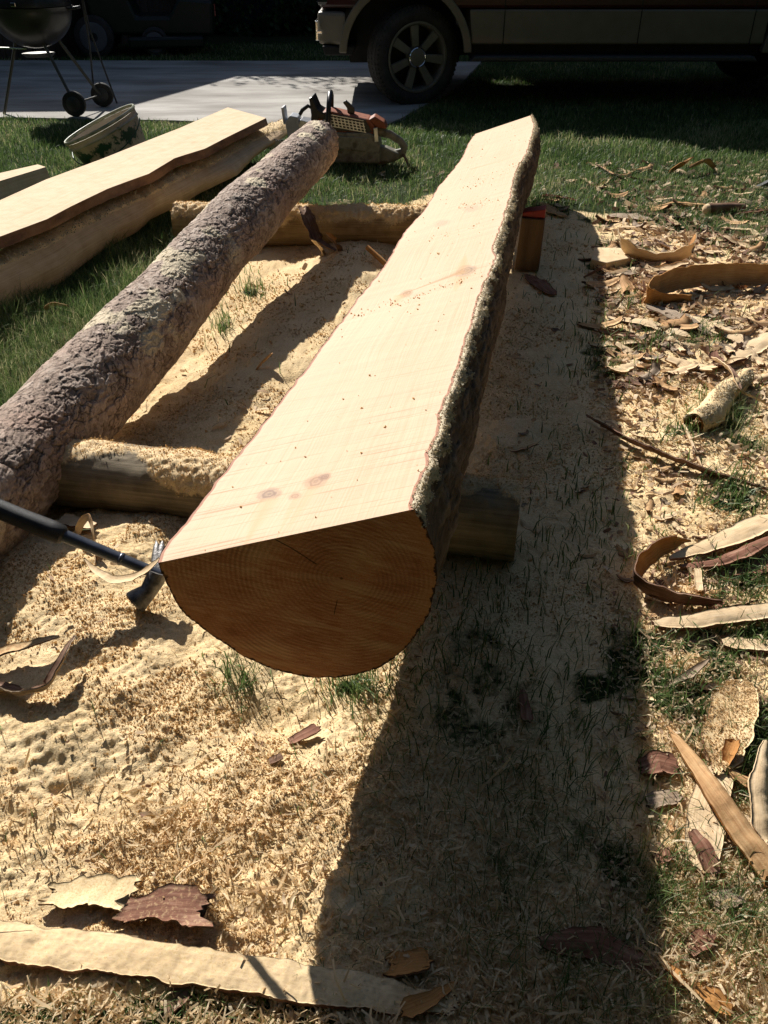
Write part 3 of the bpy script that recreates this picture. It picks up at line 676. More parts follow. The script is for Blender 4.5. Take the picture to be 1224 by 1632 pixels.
# sawdust clinging to the upper bark
idx = np.argwhere((BDUST > .5)); sel = idx[RNG.integers(0, len(idx), 26000)]
P = BARKV[sel[:, 0], sel[:, 1]] + RNG.normal(0, .0022, (len(sel), 3))
link('clinging_sawdust', crumbs('clinging_sawdust', P - O_LOG, RNG.gamma(2.2, .00042, len(P)) + .0006, M_CRUMB2), t_log)
# specks of sawdust on the sawn face
pc = []
for _ in range(160):
    i = RNG.integers(0, NS); j = RNG.uniform(.03, .97); pc.append(PL[i] + (PR[i] - PL[i]) * j)
for (a, b, n_) in [((615, 490), (790, 430), 90), ((640, 475), (560, 505), 30), ((740, 300), (840, 258), 90), ((730, 330), (800, 318), 60), ((765, 360), (680, 380), 20)]:
    for _ in range(n_):
        s_ = RNG.uniform(); pc.append(on_flat(a[0] + (b[0] - a[0]) * s_ + RNG.normal(0, 4), a[1] + (b[1] - a[1]) * s_ + RNG.normal(0, 3)))
pc = np.array(pc); pc[:, 2] += .0015
link('sawdust_specks', crumbs('sawdust_specks', pc - O_LOG, RNG.gamma(2, .0006, len(pc)) + .0006), t_log)

# ---------------- supports
def dust_top(bias=0.25, sc=9, amp=1.6, s=0):
    return lambda LL, TH, vv: (np.sin(TH) - 1 + bias + (fbm(LL, vv, sc, 4, s) - .5) * amp) * 1.6
def lumpy(s): return lambda LL, vv: ((fbm(LL, vv, 4, 4, s) - .5) * .018, fbm(LL, vv, 20, 3, s), 0 * LL)
a0 = at(100, 815, 0); b0 = at(822, 900, 0)
r_ = .098; c0 = np.array([a0[0] - .015, a0[1] + .06, r_ - .005]); c1 = np.array([b0[0] + .005, b0[1] + .06, r_ - .005])
t_s1 = thing('support_log', 'short greyish support log lying crosswise under the near end of the sawn log', 'support log', (c0 + c1) / 2 * [1, 1, 0], group='support logs under the milled log')
M_CRE = mat_end(0, 0, 'support_log_end', (.24, .14, .06), (.38, .25, .12), (.55, .4, .22))
round_log('s', [c0, c1], [r_, r_ + .008], np.array((c0 + c1) / 2 * [1, 1, 0]), 240, 150, mat_wood('grey_peeled_support', (.10, .078, .05), (.22, .175, .115), (.36, .29, .19), gr=30), M_CRE, dust_top(.5, 8, 1.5, 5), lumpy(1), t_s1, 'trunk', lumps=.016, cl_n=9000, cl_r=.0006)
a0 = at(285, 400, 0); b0 = at(690, 395, 0); r2 = .10
c0 = np.array([a0[0] - .02, a0[1] + .13, r2 - .01]); c1 = np.array([b0[0] + .25, b0[1] + .02, r2 - .01])
FCROSS = c0, c1
t_s2 = thing('support_log', 'sawdust topped support log lying crosswise under the middle of the two logs', 'support log', (c0 + c1) / 2 * [1, 1, 0], group='support logs under the milled log')
_, _, _, VV2 = round_log('s', [c0, c1], [r2, r2], np.array((c0 + c1) / 2 * [1, 1, 0]), 300, 120, M_CROSS, M_CRE, dust_top(.75, 7, 1.1, 15), lumpy(2), t_s2, 'trunk', lumps=.03, cl_n=14000, cl_r=.001)
# ---------------- bark covered pole
p_near = at(47, 722, .15); p_far = at(508, 229, .43); dirp = (p_far - p_near) / np.linalg.norm(p_far - p_near)
p_mid = p_near + (p_far - p_near) * .5; p_mid[2] = .315
back = p_near - dirp * 1.3; back[2] = .13
pp = np.array([back, p_near, p_near + (p_far - p_near) * .27 + [.01, -.01, .0], p_mid + [.0, .0, .0], p_far]); pp[2][2] = .235
pk = np.linspace(0, 1, len(pp)); tq = np.linspace(0, 1, 50)
path = np.stack([np.interp(tq, pk, pp[:, i]) for i in range(3)], -1)
for _ in range(6): path[1:-1] = (path[:-2] + 2 * path[1:-1] + path[2:]) / 4
rad = np.interp(tq, [0, .3, .6, 1], [.158, .142, .132, .118]) * (1 + .022 * np.sin(tq * 17) + .012 * np.sin(tq * 41))
def pole_dust(LL, TH, vv):
    return (.55 + .45 * np.sin(TH)) * (sstep(.55, .72, fbm(LL, vv, 5.5, 4, 33)) * .68 + .16)
O_P = p_mid * [1, 1, 0]
t_p = thing('bark_covered_log', 'long round log in rough flaky grey and red bark, left of the sawn log', 'log', O_P)
M_PE = mat_end(0, 0, 'pole_end', (.30, .17, .08), (.48, .32, .17), (.66, .5, .3))
round_log('p', path, rad, O_P, 1150, 400, M_PBARK, M_PE, pole_dust, lambda u, v: bark_h(u, v, 3, 22, 34, .0048), t_p, 'bark', endnoise=.03)
# ---------------- peeled log and planks on the left
def rs_(Q, n):
    k = np.concatenate([[0], np.cumsum(np.linalg.norm(np.diff(Q, axis=0), axis=1))]); k /= k[-1]; t = np.linspace(0, 1, n)
    Q = np.stack([np.interp(t, k, Q[:, i]) for i in range(3)], -1)
    for _ in range(4): Q[1:-1] = (Q[:-2] + 2 * Q[1:-1] + Q[2:]) / 4
    return Q
TE = np.array([at(x_, y_ + 6, .20) for x_, y_ in [(-170, 500), (0, 418), (75, 383), (113, 361), (171, 334), (206, 318), (237, 305), (278, 283), (326, 259), (355, 245), (424, 207), (474, 189)]])
BE = np.array([at(x_, y_, z_) for x_, y_, z_ in [(-170, 590, .02), (0, 502, .03), (45, 477, .03), (99, 450, .035), (137, 418, .045), (171, 395, .045), (219, 370, .05), (240, 350, .06), (291, 325, .07), (319, 308, .08), (377, 280, .11), (410, 247, .13), (461, 214, .15), (480, 200, .165)]])
nL = 260; TE, BE = rs_(TE, nL), rs_(BE, nL)
ex = (TE[-1] - TE[0]) * [1, 1, 0]; ex /= np.linalg.norm(ex); lf = np.array([-ex[1], ex[0], 0])
Lc = np.linspace(0, np.linalg.norm(TE[-1] - TE[0]), nL)
rows = []; q_ = np.linspace(0, 1, 26)
bul = np.sin(q_ * math.pi) * .035
front = BE[:, None] + (TE - BE)[:, None] * q_[None, :, None] - lf * bul[None, :, None]
front = front - lf * ((fbm(Lc[:, None] + 0 * q_[None], q_[None] * .25 + 0 * Lc[:, None], 7, 3, 3) - .5) * .008)[..., None]
topb = TE[:, None] + lf * np.array([.03, .07, .11, .15])[None, :, None] + np.array([0, 0, 1]) * np.array([.012, .014, .008, -.01])[None, :, None]
backb = BE[:, None] + lf * .17; allr = np.concatenate([front, topb, backb], 1); kx = allr.shape[1]
dst = np.zeros(allr.shape[:2]); dst[:, 24:30] = .8; endf = sstep(Lc[-1] - .55, Lc[-1] - .1, Lc)[:, None] * np.ones((1, kx)); dst = np.maximum(dst, endf * .9 * (fbm(Lc[:, None] + 0 * dst, np.arange(kx)[None] * .03 + 0 * dst, 9, 3, 6) + .35))
allr = allr + (np.array([0, 0, 1.]) * (np.clip(dst, 0, 1) * .03 * (fbm(Lc[:, None] + 0 * dst, np.arange(kx)[None] * .02 + 0 * dst, 30, 3, 9) - .3))[..., None])
allr[-1] += ex * ((fbm(np.arange(kx) * .02, np.zeros(kx), 40, 3, 2) - .5) * .12)[:, None]
O_ = TE[nL // 2] * [1, 1, 0]
t_l = thing('peeled_slab', 'thick peeled half log slab with its shaded side towards the bark log, under the wide plank', 'log slab', O_)
F_ = list(map(tuple, grid_faces(nL, kx, True))) + [tuple(range(kx))[::-1], tuple((nL - 1) * kx + j for j in range(kx))]
link('trunk', mesh_np('trunk', allr.reshape(-1, 3) - O_, F_, M_PEEL, attrs={'dust': dst}, uv=np.stack([np.broadcast_to(Lc[:, None], dst.shape), np.broadcast_to(np.arange(kx)[None] * .012, dst.shape)], -1).reshape(-1, 2)), t_l)
ii = np.argwhere(dst > .5); sel_ = ii[RNG.integers(0, len(ii), 7000)]; Pc = allr[sel_[:, 0], sel_[:, 1]] + RNG.normal(0, .006, (7000, 3)) + [0, 0, .004]
link('clinging_sawdust', crumbs('clinging_sawdust', Pc - O_, RNG.gamma(2.2, .0007, 7000) + .0018, M_CRUMB2), t_l)
def plank(name, label, cat, ed_l, ed_r, z, th, face, edge, group=None, wav=.012):
    """live edge plank: px lists for its two long edges on its top plane"""
    A = np.array([at(*q, z) for q in ed_l]); B = np.array([at(*q, z) for q in ed_r]); n = 160; t = np.linspace(0, 1, n)
    def rs(Q): k = np.concatenate([[0], np.cumsum(np.linalg.norm(np.diff(Q, axis=0), axis=1))]); k /= k[-1]; return np.stack([np.interp(t, k, Q[:, i]) for i in range(3)], -1)
    A, B = rs(A), rs(B); O = (A[n // 2] + B[n // 2]) / 2; O[2] = z - th
    d_ = (B - A) / np.linalg.norm(B - A, axis=1)[:, None]
    A = A + d_ * ((fbm(t * 3, t * 0, 4, 3, 2) - .5) * wav)[:, None]; B = B + d_ * ((fbm(t * 3, t * 0 + 5, 4, 3, 2) - .5) * wav)[:, None]
    root = thing(name, label, cat, O, group=group)
    q = np.linspace(0, 1, 16); L = np.linalg.norm(A[0] - A[-1])
    TV = A[:, None] + (B - A)[:, None] * q[None, :, None]; uvv = np.stack([np.broadcast_to(t[:, None] * L, TV.shape[:2]), q[None, :] * .3 + 0 * t[:, None]], -1).reshape(-1, 2)
    BV = TV - [0, 0, th]
    for (s_, e_) in ((0, -1), (-1, 1)): BV[:, s_] = BV[:, s_] + d_ * (e_ * th * .5 * (0.4 + fbm(t, t * 0 + e_, 20, 3, 9)))[:, None]
    dz = np.zeros(n * 16)
    link('sawn_face', mesh_np('sawn_face', TV.reshape(-1, 3) - O, grid_faces(n, 16), face, uv=uvv, attrs={'dust': dz + .15}, smooth=False), root)
    loop = np.stack([TV[:, 0], BV[:, 0]] + [BV[:, j] for j in range(1, 16)] + [TV[:, -1]], 1); loop[:, :, 2] -= .0006
    F = list(map(tuple, grid_faces(n, loop.shape[1]))); kx = loop.shape[1]
    F += [tuple(range(kx)), tuple((n - 1) * kx + j for j in range(kx))[::-1]]
    link('waney_edge', mesh_np('waney_edge', loop.reshape(-1, 3) - O, F, edge, uv=np.stack([np.broadcast_to(t[:, None] * L, loop.shape[:2]), np.broadcast_to(np.arange(kx)[None] * .02, loop.shape[:2])], -1).reshape(-1, 2), attrs={'dust': np.zeros(n * kx)}, smooth=False), root)
    return root
plank('plank', 'wide pale live edge plank lying on top of the peeled slab', 'plank', [(-160, 398), (0, 319), (73, 286), (163, 253), (225, 228), (286, 204), (363, 171)], [(-160, 455), (0, 377), (75, 349), (113, 329), (171, 301), (206, 288), (237, 277), (278, 252), (326, 237), (355, 222), (424, 188)], .305, .042, M_PLANK, simple('waney_edge_brown', (.13, .055, .02), (.34, .17, .07), 6, .6, vs=(1, 1, 3), bmp=.3), wav=.004)
plank('plank', 'short squared timber left of the bucket, its end standing above the wide plank', 'timber', [(-120, 303), (60, 262)], [(-120, 325), (73, 266)], .17, .085, M_PLANK, M_PLANK, wav=0)
plank('plank', 'thin pale board just showing between the squared timber and the wide plank', 'board', [(-60, 312), (75, 284)], [(-60, 345), (108, 284)], .05, .03, M_PLANK, M_PLANK, wav=.004)

# ---------------- block and wedge under the far part of the log
bp = at(843, 428, 0); O_ = bp * [1, 1, 0]
zt_ = .245
t_b = thing('wooden_block', 'upright split wooden block propping the right side of the sawn log', 'block', (O_[0], O_[1] + .03, 0))
t_b.rotation_euler = (0, 0, R(-12))
MB().box((0, 0, zt_ / 2), (.115, .13, zt_), (0, 2, 0), .93).build('block', simple('dark_split_wood', (.06, .035, .017), (.13, .08, .04), 14, .85, vs=(1, 1, .15), bmp=.4), t_b, bevel=.004)
t_w = thing('wedge', 'red wedge on top of the wooden block against the bark', 'wedge', (O_[0] + .01, O_[1] + .02, zt_ + .001)); t_w.rotation_euler = (0, 0, R(-12))
M_RED = simple('red_plastic', (.20, .014, .010), (.32, .026, .018), 20, .45, bmp=.1)
MB().prism([(-.06, 0), (.045, 0), (.045, .042), (-.06, .022)], -.04, .04).build('body', M_RED, t_w, bevel=.004)

# ------------------------------------------------------------------ strips of bark and peel
def strip(name, label, cat, pts, width, mats, curl=.0, roll=0, th=.003, group=None, ns=60, nv=10, world=False, rag=.25, base_lift=.004, parent=None, twist=0, dust=.0, taper=(.5, .5), bend=.2):
    """pts: (px,py,lift) over the ground or world points; mats=(upper side, under side)"""
    if world: P = np.array(pts, float)
    else: P = np.array([G(p[0], p[1], (p[2] if len(p) > 2 else 0) + base_lift) for p in pts])
    if name == 'bark_chip': taper = (max(taper[0], .85), max(taper[1], .8)); rag = max(rag, .38)
    k = np.concatenate([[0], np.cumsum(np.linalg.norm(np.diff(P, axis=0), axis=1))]); L = k[-1]; t = np.linspace(0, L, ns)
    C = np.stack([np.interp(t, k, P[:, i]) for i in range(3)], -1)
    for _ in range(max(2, ns // 10)): C[1:-1] = (C[:-2] + 2 * C[1:-1] + C[2:]) / 4
    T = np.gradient(C, axis=0); T /= np.linalg.norm(T, axis=1)[:, None]
    S0 = np.cross(T, [0, 0, 1.0]); S0 /= np.maximum(np.linalg.norm(S0, axis=1), .02)[:, None]; U0 = np.cross(S0, T)
    u = t / L; ro = R(roll) + R(twist) * (u - .5)
    S = S0 * np.cos(ro)[:, None] + U0 * np.sin(ro)[:, None]; U = -S0 * np.sin(ro)[:, None] + U0 * np.cos(ro)[:, None]
    sd_ = hash(name + label + str(pts[0])) % 1000 if False else int(abs(P[0, 0] * 977 + P[0, 1] * 613)) % 997
    wv = np.interp(u, np.linspace(0, 1, len(width)), width) if isinstance(width, (list, tuple)) else np.full(ns, width)
    wv = wv * (1 - (1 - taper[0]) * sstep(.12, 0, u)) * (1 - (1 - taper[1]) * sstep(.88, 1, u))
    q = np.linspace(-.5, .5, nv)
    eg = 1 + rag * (fbm(t, t * 0, 30, 4, sd_, .55) - .5)[:, None] * 2.8; eg2 = 1 + rag * (fbm(t, t * 0 + 4, 30, 4, sd_, .55) - .5)[:, None] * 2.8
    off = q[None, :] * wv[:, None] * np.where(q[None, :] < 0, eg, eg2)
    hh = dust * .0022 * fbm(t[:, None] + 0 * off, off, 170, 3, sd_ + 5) + curl * 4 * (q[None, :] ** 2) * wv[:, None] + (fbm(t[:, None] + 0 * off, off, 30, 3, sd_) - .5) * .008
    top = C[:, None] + S[:, None] * off[..., None] + U[:, None] * hh[..., None]
    nf = (fbm(off, off * 0 + 1, 90, 4, sd_, .8) - .5)
    top[0] += T[0] * nf[0][:, None] * wv[0] * 2.0; top[-1] += T[-1] * nf[-1][:, None] * wv[-1] * 2.0
    if not world:
        g_ = gz(top[..., 0], top[..., 1]); top[..., 2] = np.maximum(top[..., 2], g_ + th + .001)
    th_ = th * (.6 + .8 * fbm(t[:, None] + 0 * off, off, 40, 2, sd_ + 3))
    bot = top - U[:, None] * th_[..., None]
    O = C[ns // 2].copy(); O[2] = bot[..., 2].min()
    V = np.concatenate([top.reshape(-1, 3), bot.reshape(-1, 3)]) - O
    gf = grid_faces(ns, nv); n1 = ns * nv
    F = [gf, gf[:, ::-1] + n1]
    rim = []
    ring = [i * nv for i in range(ns)] + [(ns - 1) * nv + j for j in range(1, nv)] + [i * nv + nv - 1 for i in range(ns - 2, -1, -1)] + [j for j in range(nv - 2, 0, -1)]
    for a, b in zip(ring, ring[1:] + ring[:1]): rim.append((a, b, b + n1, a + n1))
    F.append(np.array(rim)); F = np.concatenate(F)
    mi = np.concatenate([np.zeros(len(gf)), np.ones(len(gf)), np.ones(len(rim))])
    uvv = np.tile(np.stack([np.broadcast_to(t[:, None] * 3, off.shape), off], -1).reshape(-1, 2), (2, 1))
    d_ = np.concatenate([np.full(n1, dust), np.zeros(n1)])
    o = link(name, mesh_np(name, V, F, list(mats), uv=uvv, mi=mi, attrs={'dust': d_}, smooth=True), parent, loc=tuple(O))
    if dust > .5 and C[0, 1] > .85 and label != 'x':
        A_ = np.linalg.norm(C[0] - C[-1]) * float(np.mean(wv)); k_ = int(min(9000, A_ * 260000 / max(.6, C[0, 1]) ** 1.6)) + 60
        ii = RNG.integers(1, ns - 1, k_); jj = RNG.integers(1, nv - 1, k_); fr = RNG.uniform(0, 1, (k_, 1)); fs = RNG.uniform(0, 1, (k_, 1))
        Pc = top[ii, jj] * (1 - fr) + top[ii - 1, jj] * fr; Pc = Pc * (1 - fs) + top[ii, jj - 1] * fs + U[ii] * .001
        kp = fbm(Pc[:, 0], Pc[:, 1], 40, 3, 5) > .52 - .35 * dust; Pc = Pc[kp]
        link('clinging_sawdust', crumbs('clinging_sawdust', Pc - O, RNG.gamma(2.0, .0003, len(Pc)) * max(1, C[0, 1] * .7) + .0004), o)
    if parent is None: tag(o, label, cat, group)
    return o
PALE, TAN, BRN, RED_, ORG, GRY = M_PALE, M_INNER, M_OUTER, M_REDB, M_ORNG, M_GREYB
# foreground, left
strip('bark_slab', 'long narrow bark slab lying across the bottom left, half in shadow', 'bark slab', [(-60, 1490, .01), (200, 1520, .015), (470, 1560, .02), (640, 1590, .012), (720, 1600, .004)], [.062, .060, .058, .056, .04], (mat_wood('dusty_tan_slab', (.42, .28, .15), (.57, .41, .24), (.70, .54, .34), gr=60), RED_), curl=-.04, th=.010, ns=330, nv=30, rag=.16, dust=.5, taper=(1, .7))
strip('bark_strip', 'torn orange end piece of bark at the shadowed tip of the long slab', 'bark strip', [(640, 1612, .016), (690, 1592, .018), (728, 1566, .012)], [.03, .024, .008], (ORG, RED_), curl=.1, th=.003, rag=.3)
strip('bark_chip', 'flat bark chip dusted with sawdust above the long slab at bottom left', 'bark chip', [(80, 1422, .012), (150, 1415, .014), (212, 1420, .02)], [.05, .06, .055], (PALE, BRN), curl=.02, th=.005, dust=.62, taper=(.9, 1))
strip('bark_chip', 'bark chip with dark red broken right end propped over the long slab', 'bark chip', [(200, 1450, .018), (260, 1442, .022), (330, 1445, .03)], [.045, .062, .066], (RED_, BRN), curl=.03, th=.006, dust=.38, taper=(1, .9))
strip('bark_chip', 'dark brown bark chip under the long slab at the bottom edge', 'bark chip', [(258, 1610, .004), (295, 1575, .008)], .032, (BRN, BRN), th=.004, dust=.1)
strip('bark_curl', 'dark brown bark strip bent into a hook on the sawdust at the left edge', 'bark curl', [(-20, 1092, .012), (40, 1108, .02), (75, 1095, .03), (100, 1050, .045), (118, 1012, .055)], [.04, .034, .03, .028, .012], (BRN, GRY), curl=.3, roll=35, th=.003, ns=80, dust=.2)
strip('bark_strip', 'sawdust covered bark strip behind the dark hooked curl at the left edge', 'bark strip', [(-30, 1052, .02), (40, 1032, .03), (95, 1015, .04)], [.03, .035, .012], (TAN, BRN), curl=.2, roll=12, th=.003, dust=.5)
strip('bark_chip', 'small brown bark flake alone on the sawdust below the near cut end', 'bark chip', [(460, 1182, .004), (505, 1160, .016)], [.02, .03], (RED_, BRN), curl=.1, th=.003, roll=8, dust=.15)
strip('bark_chip', 'tiny dark brown bark fragment left of the log shadow', 'bark chip', [(430, 1214, .003), (450, 1204, .008)], .013, (BRN, BRN), th=.003)
strip('bark_chip', 'orange brown bark chip in the shadow above the end of the long slab', 'bark chip', [(622, 1535, .008), (685, 1528, .014)], [.045, .042], (ORG, RED_), curl=.05, th=.004, roll=15)
strip('bark_strip', 'broad dark bark strip deep in the shadow at the bottom', 'bark strip', [(862, 1498, .01), (960, 1502, .015), (1045, 1540, .006)], [.03, .055, .03], (RED_, BRN), curl=-.15, th=.004, ns=60)
strip('wood_splinter', 'flat wooden splinter standing in the sawdust between the two logs', 'splinter', [(408, 588, .0), (432, 562, .05)], [.02, .026], (PALE, TAN), th=.004, roll=35)
strip('peel_curl', 'thin curled peel standing up in the grass left of the bark log', 'peel', [(128, 532, .012), (85, 512, .02), (70, 494, .05), (84, 484, .075), (108, 487, .07)], [.035, .03, .03, .028, .018], (TAN, TAN), roll=60, th=.002, curl=.1, ns=60)
# far cross log splinters
strip('bark_splinter', 'brown bark splinter hanging down over the middle support log', 'bark splinter', [at(482, 328, .20), at(492, 352, .17), at(505, 385, .09), at(545, 405, .03)], [.05, .06, .07, .02], (BRN, TAN), world=True, curl=.2, th=.004)
strip('bark_splinter', 'orange split bark splinter leaning on the middle support log beside the hanging one', 'bark splinter', [at(520, 372, .15), at(534, 388, .10), at(545, 408, .02)], [.03, .05, .03], (ORG, BRN), world=True, curl=.3, th=.004, roll=-25)
strip('bark_splinter', 'pale bark splinter leaning against the foot of the middle support log', 'bark splinter', [at(497, 382, .12), at(512, 398, .06), at(520, 415, .01)], [.03, .03, .02], (TAN, PALE), world=True, curl=.3, th=.003)
h_o = thing('wooden_stick', 'short orange brown wooden stick in the sawdust beside the left edge of the sawn log', 'stick', G(600, 404) )
pA = G(585, 394, .05) - G(600, 404); pB = G(618, 424, .02) - G(600, 404)
MB().tube([pA, pA * .4 + pB * .6, pB], [.012, .013, .012], 14).build('stick', M_ORNG, h_o, smooth=True)
# right side, from far to near
strip('bark_strip', 'pale flat bark strip in the far grass just right of the log end', 'bark strip', [(950, 262, .02), (975, 278, .03), (1000, 288, .01)], [.03, .05, .02], (TAN, BRN), th=.004, curl=.2, roll=20)
strip('bark_strip', 'upright yellowish bark splinter in the far grass, left one of the pair', 'bark strip', [(1066, 276, .0), (1090, 262, .07), (1105, 250, .10)], [.03, .05, .02], (TAN, ORG), th=.004, curl=.3, roll=25)
strip('bark_strip', 'bent tan bark splinter in the far grass beside the upright yellowish one', 'bark strip', [(1098, 268, .05), (1125, 256, .09), (1137, 268, .03), (1144, 278, .0)], [.05, .05, .05, .03], (PALE, TAN), th=.004, curl=.3, roll=20)
strip('bark_strip', 'thin pale bark strip arched over the grass, tapering left', 'bark strip', [(1034, 332, .0), (1075, 322, .03), (1130, 327, .02)], [.01, .03, .03], (TAN, PALE), th=.004, curl=.1)
o_ = thing('short_branch', 'short brown branch stub with a pale rounded cut end in the grass', 'branch', G(1160, 334))
c_ = G(1160, 334); e1 = G(1128, 334, .03) - c_; e2 = G(1185, 331, .025) - c_
MB().tube([e1, e1 * .5 + e2 * .5, e2], [.034, .033, .024], 16).build('bark', M_OUTER, o_, smooth=True)
dd_ = (e1 - e2); dd_ = dd_ / np.linalg.norm(dd_)
MB().tube([e1 + dd_ * .001, e1 + dd_ * .02, e1 + dd_ * .03], [.033, .026, .008], 16).build('cut_end', M_PALE, o_, smooth=True)
strip('bark_strip', 'narrow reddish bark strip right of the branch stub', 'bark strip', [(1168, 342, .01), (1200, 338, .02), (1235, 334, .01)], .035, (RED_, TAN), th=.004, curl=.2)
# U shaped peel
strip('peel_curl', 'yellow tan bark peel standing in a wide U beyond the wooden block offcut', 'peel', [G(985, 366, .14), G(990, 388, .10), G(1010, 405, .05), G(1045, 414, .028), G(1080, 410, .05), G(1102, 398, .09), G(1109, 372, .15)], [.03, .07, .075, .06, .07, .07, .05], (ORG, PALE), world=True, roll=62, th=.004, ns=90, curl=.15, rag=.12)
# big ring peel standing on edge
pr = [G(1250, 442, .06), G(1180, 436, .065), G(1120, 438, .065), G(1070, 446, .065), G(1035, 460, .06), G(1030, 472, .05), G(1055, 478, .03), G(1098, 476, .02)]
strip('bark_curl', 'long reddish brown bark peel standing on edge and looping back at the right', 'bark curl', pr, [.09, .10, .10, .10, .10, .09, .06, .05], (TAN, ORG), world=True, roll=82, th=.005, ns=120, curl=.08, rag=.12, taper=(1, .8))
# wooden offcut
c_ = G(972, 424); o_ = thing('wood_offcut', 'pale wooden offcut block lying at the edge of the log shadow', 'offcut', c_); 
pl = [G(940, 428) - c_, G(965, 433) - c_, G(1003, 424) - c_, G(996, 408) - c_, G(945, 407) - c_]
MB().prism([(p[0], p[1]) for p in pl], -.01, .055, 'xy').build('block', simple('offcut_wood', (.60, .43, .24), (.76, .59, .36), 14, .8, bmp=.2, bscale=150), o_, bevel=.004)
strip('bark_chip', 'grey brown bark chip in front of the wooden offcut', 'bark chip', [(965, 440, .01), (1008, 435, .02)], [.06, .07], (GRY, BRN), th=.005, curl=.1)
strip('bark_sheet', 'flat pale bark sheet between the offcut and the big edgewise peel', 'bark sheet', [(968, 505, .01), (1030, 512, .02), (1100, 535, .012)], [.03, .07, .05], (PALE, BRN), th=.005, curl=-.05, dust=.3, ns=70)
strip('bark_sheet', 'large pale bark sheet under the big edgewise peel, running to the right', 'bark sheet', [(1075, 497, .01), (1140, 520, .02), (1200, 548, .01)], [.05, .09, .07], (PALE, BRN), th=.005, curl=-.05, dust=.35, ns=70)
strip('bark_sheet', 'pale smooth bark sheet at the right edge above the sawdust covered tube', 'bark sheet', [(1168, 572, .015), (1240, 530, .03)], [.05, .10], (PALE, TAN), th=.006, curl=-.05, dust=.1, ns=60)
strip('bark_sheet', 'grey weathered bark sheet lying between the pale sheets', 'bark sheet', [(1030, 485, .01), (1085, 505, .02), (1130, 530, .01)], [.04, .09, .04], (GRY, BRN), th=.005, dust=.2)
strip('bark_strip', 'thin pale bark strip lying behind the U shaped peel', 'bark strip', [(985, 362, .01), (1040, 360, .012), (1075, 366, .01)], [.02, .04, .02], (PALE, TAN), th=.004)
strip('bark_sheet', 'pinkish brown bark sheet in the grass behind the U shaped peel', 'bark sheet', [(970, 342, .01), (1015, 345, .02), (1040, 350, .01)], [.08, .13, .05], (GRY, RED_), th=.004, dust=.1)
strip('bark_strip', 'pale bark strip with hooked end at the right side of the litter', 'bark strip', [(1150, 362, .02), (1200, 366, .02), (1212, 380, .01), (1150, 388, .01)], [.03, .04, .05, .02], (PALE, TAN), th=.004)
# long edge-on strip
strip('bark_strip', 'long thin dark bark strip running from the log shadow to the right edge', 'bark strip', [(935, 662, .012), (1000, 700, .02), (1060, 726, .02), (1130, 752, .015), (1235, 782, .01)], [.012, .03, .034, .03, .016], (BRN, BRN), roll=55, th=.004, ns=120, curl=.1, dust=.1)
# dusty tube curl
tb = thing('bark_curl', 'curled bark piece thick with pale sawdust, hollow underneath, among the right hand litter', 'bark curl', G(1140, 640))
c_ = G(1140, 640)
pth = [G(1106, 678, .022) - c_, G(1132, 662, .03) - c_, G(1152, 630, .035) - c_, G(1188, 604, .022) - c_]
def tube_shell(path, r, arc0, arc1, mat_out, mat_in, parent):
    path = np.array(path); ns = 70; k = np.linspace(0, 1, len(path)); t = np.linspace(0, 1, ns); C = np.stack([np.interp(t, k, path[:, i]) for i in range(3)], -1)
    for _ in range(5): C[1:-1] = (C[:-2] + 2 * C[1:-1] + C[2:]) / 4
    T = np.gradient(C, axis=0); T /= np.linalg.norm(T, axis=1)[:, None]; S = np.cross(T, [0, 0, 1.]); S /= np.linalg.norm(S, axis=1)[:, None]; U = np.cross(S, T)
    th = np.linspace(R(arc0), R(arc1), 26)
    TT = t[:, None] * .4 + 0 * th[None]; 
    for nm, rr, mt, dst in (('outside', r, mat_out, 1), ('inside', r - .005, mat_in, 0)):
        rad = rr * (1.0 - .35 * np.abs(t[:, None] - .35) + .5 * (fbm(TT, th[None] * .05 + 0 * TT, 14, 3, 3) - .5)) + dst * .008 * fbm(TT, th[None] * .05 + 0 * TT, 90, 3, 5)
        Vv = C[:, None] + S[:, None] * (np.cos(th)[None, :] * rad)[..., None] + U[:, None] * (np.sin(th)[None, :] * rad)[..., None]
        link(nm, mesh_np(nm, Vv.reshape(-1, 3), grid_faces(ns, 26), mt, attrs={'dust': np.full(ns * 26, 1.1 * dst * 1.0)}, uv=np.stack([TT, th[None] * .05 + 0 * TT], -1).reshape(-1, 2)), parent)
tube_shell(pth, .038, -25, 200, M_PALE, M_ORNG, tb)
k_ = 5000; f_ = RNG.uniform(0, 1, k_); aa = RNG.uniform(.3, 2.9, k_); pt_ = np.array(pth); Cq = np.stack([np.interp(f_, np.linspace(0, 1, 4), pt_[:, i]) for i in range(3)], -1)
tq_ = (pt_[-1] - pt_[0]); tq_ /= np.linalg.norm(tq_); sq_ = np.cross(tq_, [0, 0, 1.]); sq_ /= np.linalg.norm(sq_); uq_ = np.cross(sq_, tq_)
link('clinging_sawdust', crumbs('clinging_sawdust', Cq + (sq_ * np.cos(aa)[:, None] + uq_ * np.sin(aa)[:, None]) * RNG.uniform(.033, .041, (k_, 1)), RNG.gamma(2, .0006, k_) + .0012, M_CRUMB2), tb)
strip('bark_curl', 'twisted brown bark sliver arched over the sawdust covered tube', 'bark curl', [(1135, 570, .03), (1165, 590, .07), (1178, 622, .05), (1225, 645, .01)], [.02, .03, .02, .015], (BRN, PALE), roll=30, th=.003, curl=.3)
strip('bark_strip', 'thin yellowish twig like peel beside the sawdust covered tube', 'bark strip', [(1088, 672, .008), (1100, 700, .01), (1118, 742, .006)], [.008, .01, .006], (PALE, TAN), th=.003)
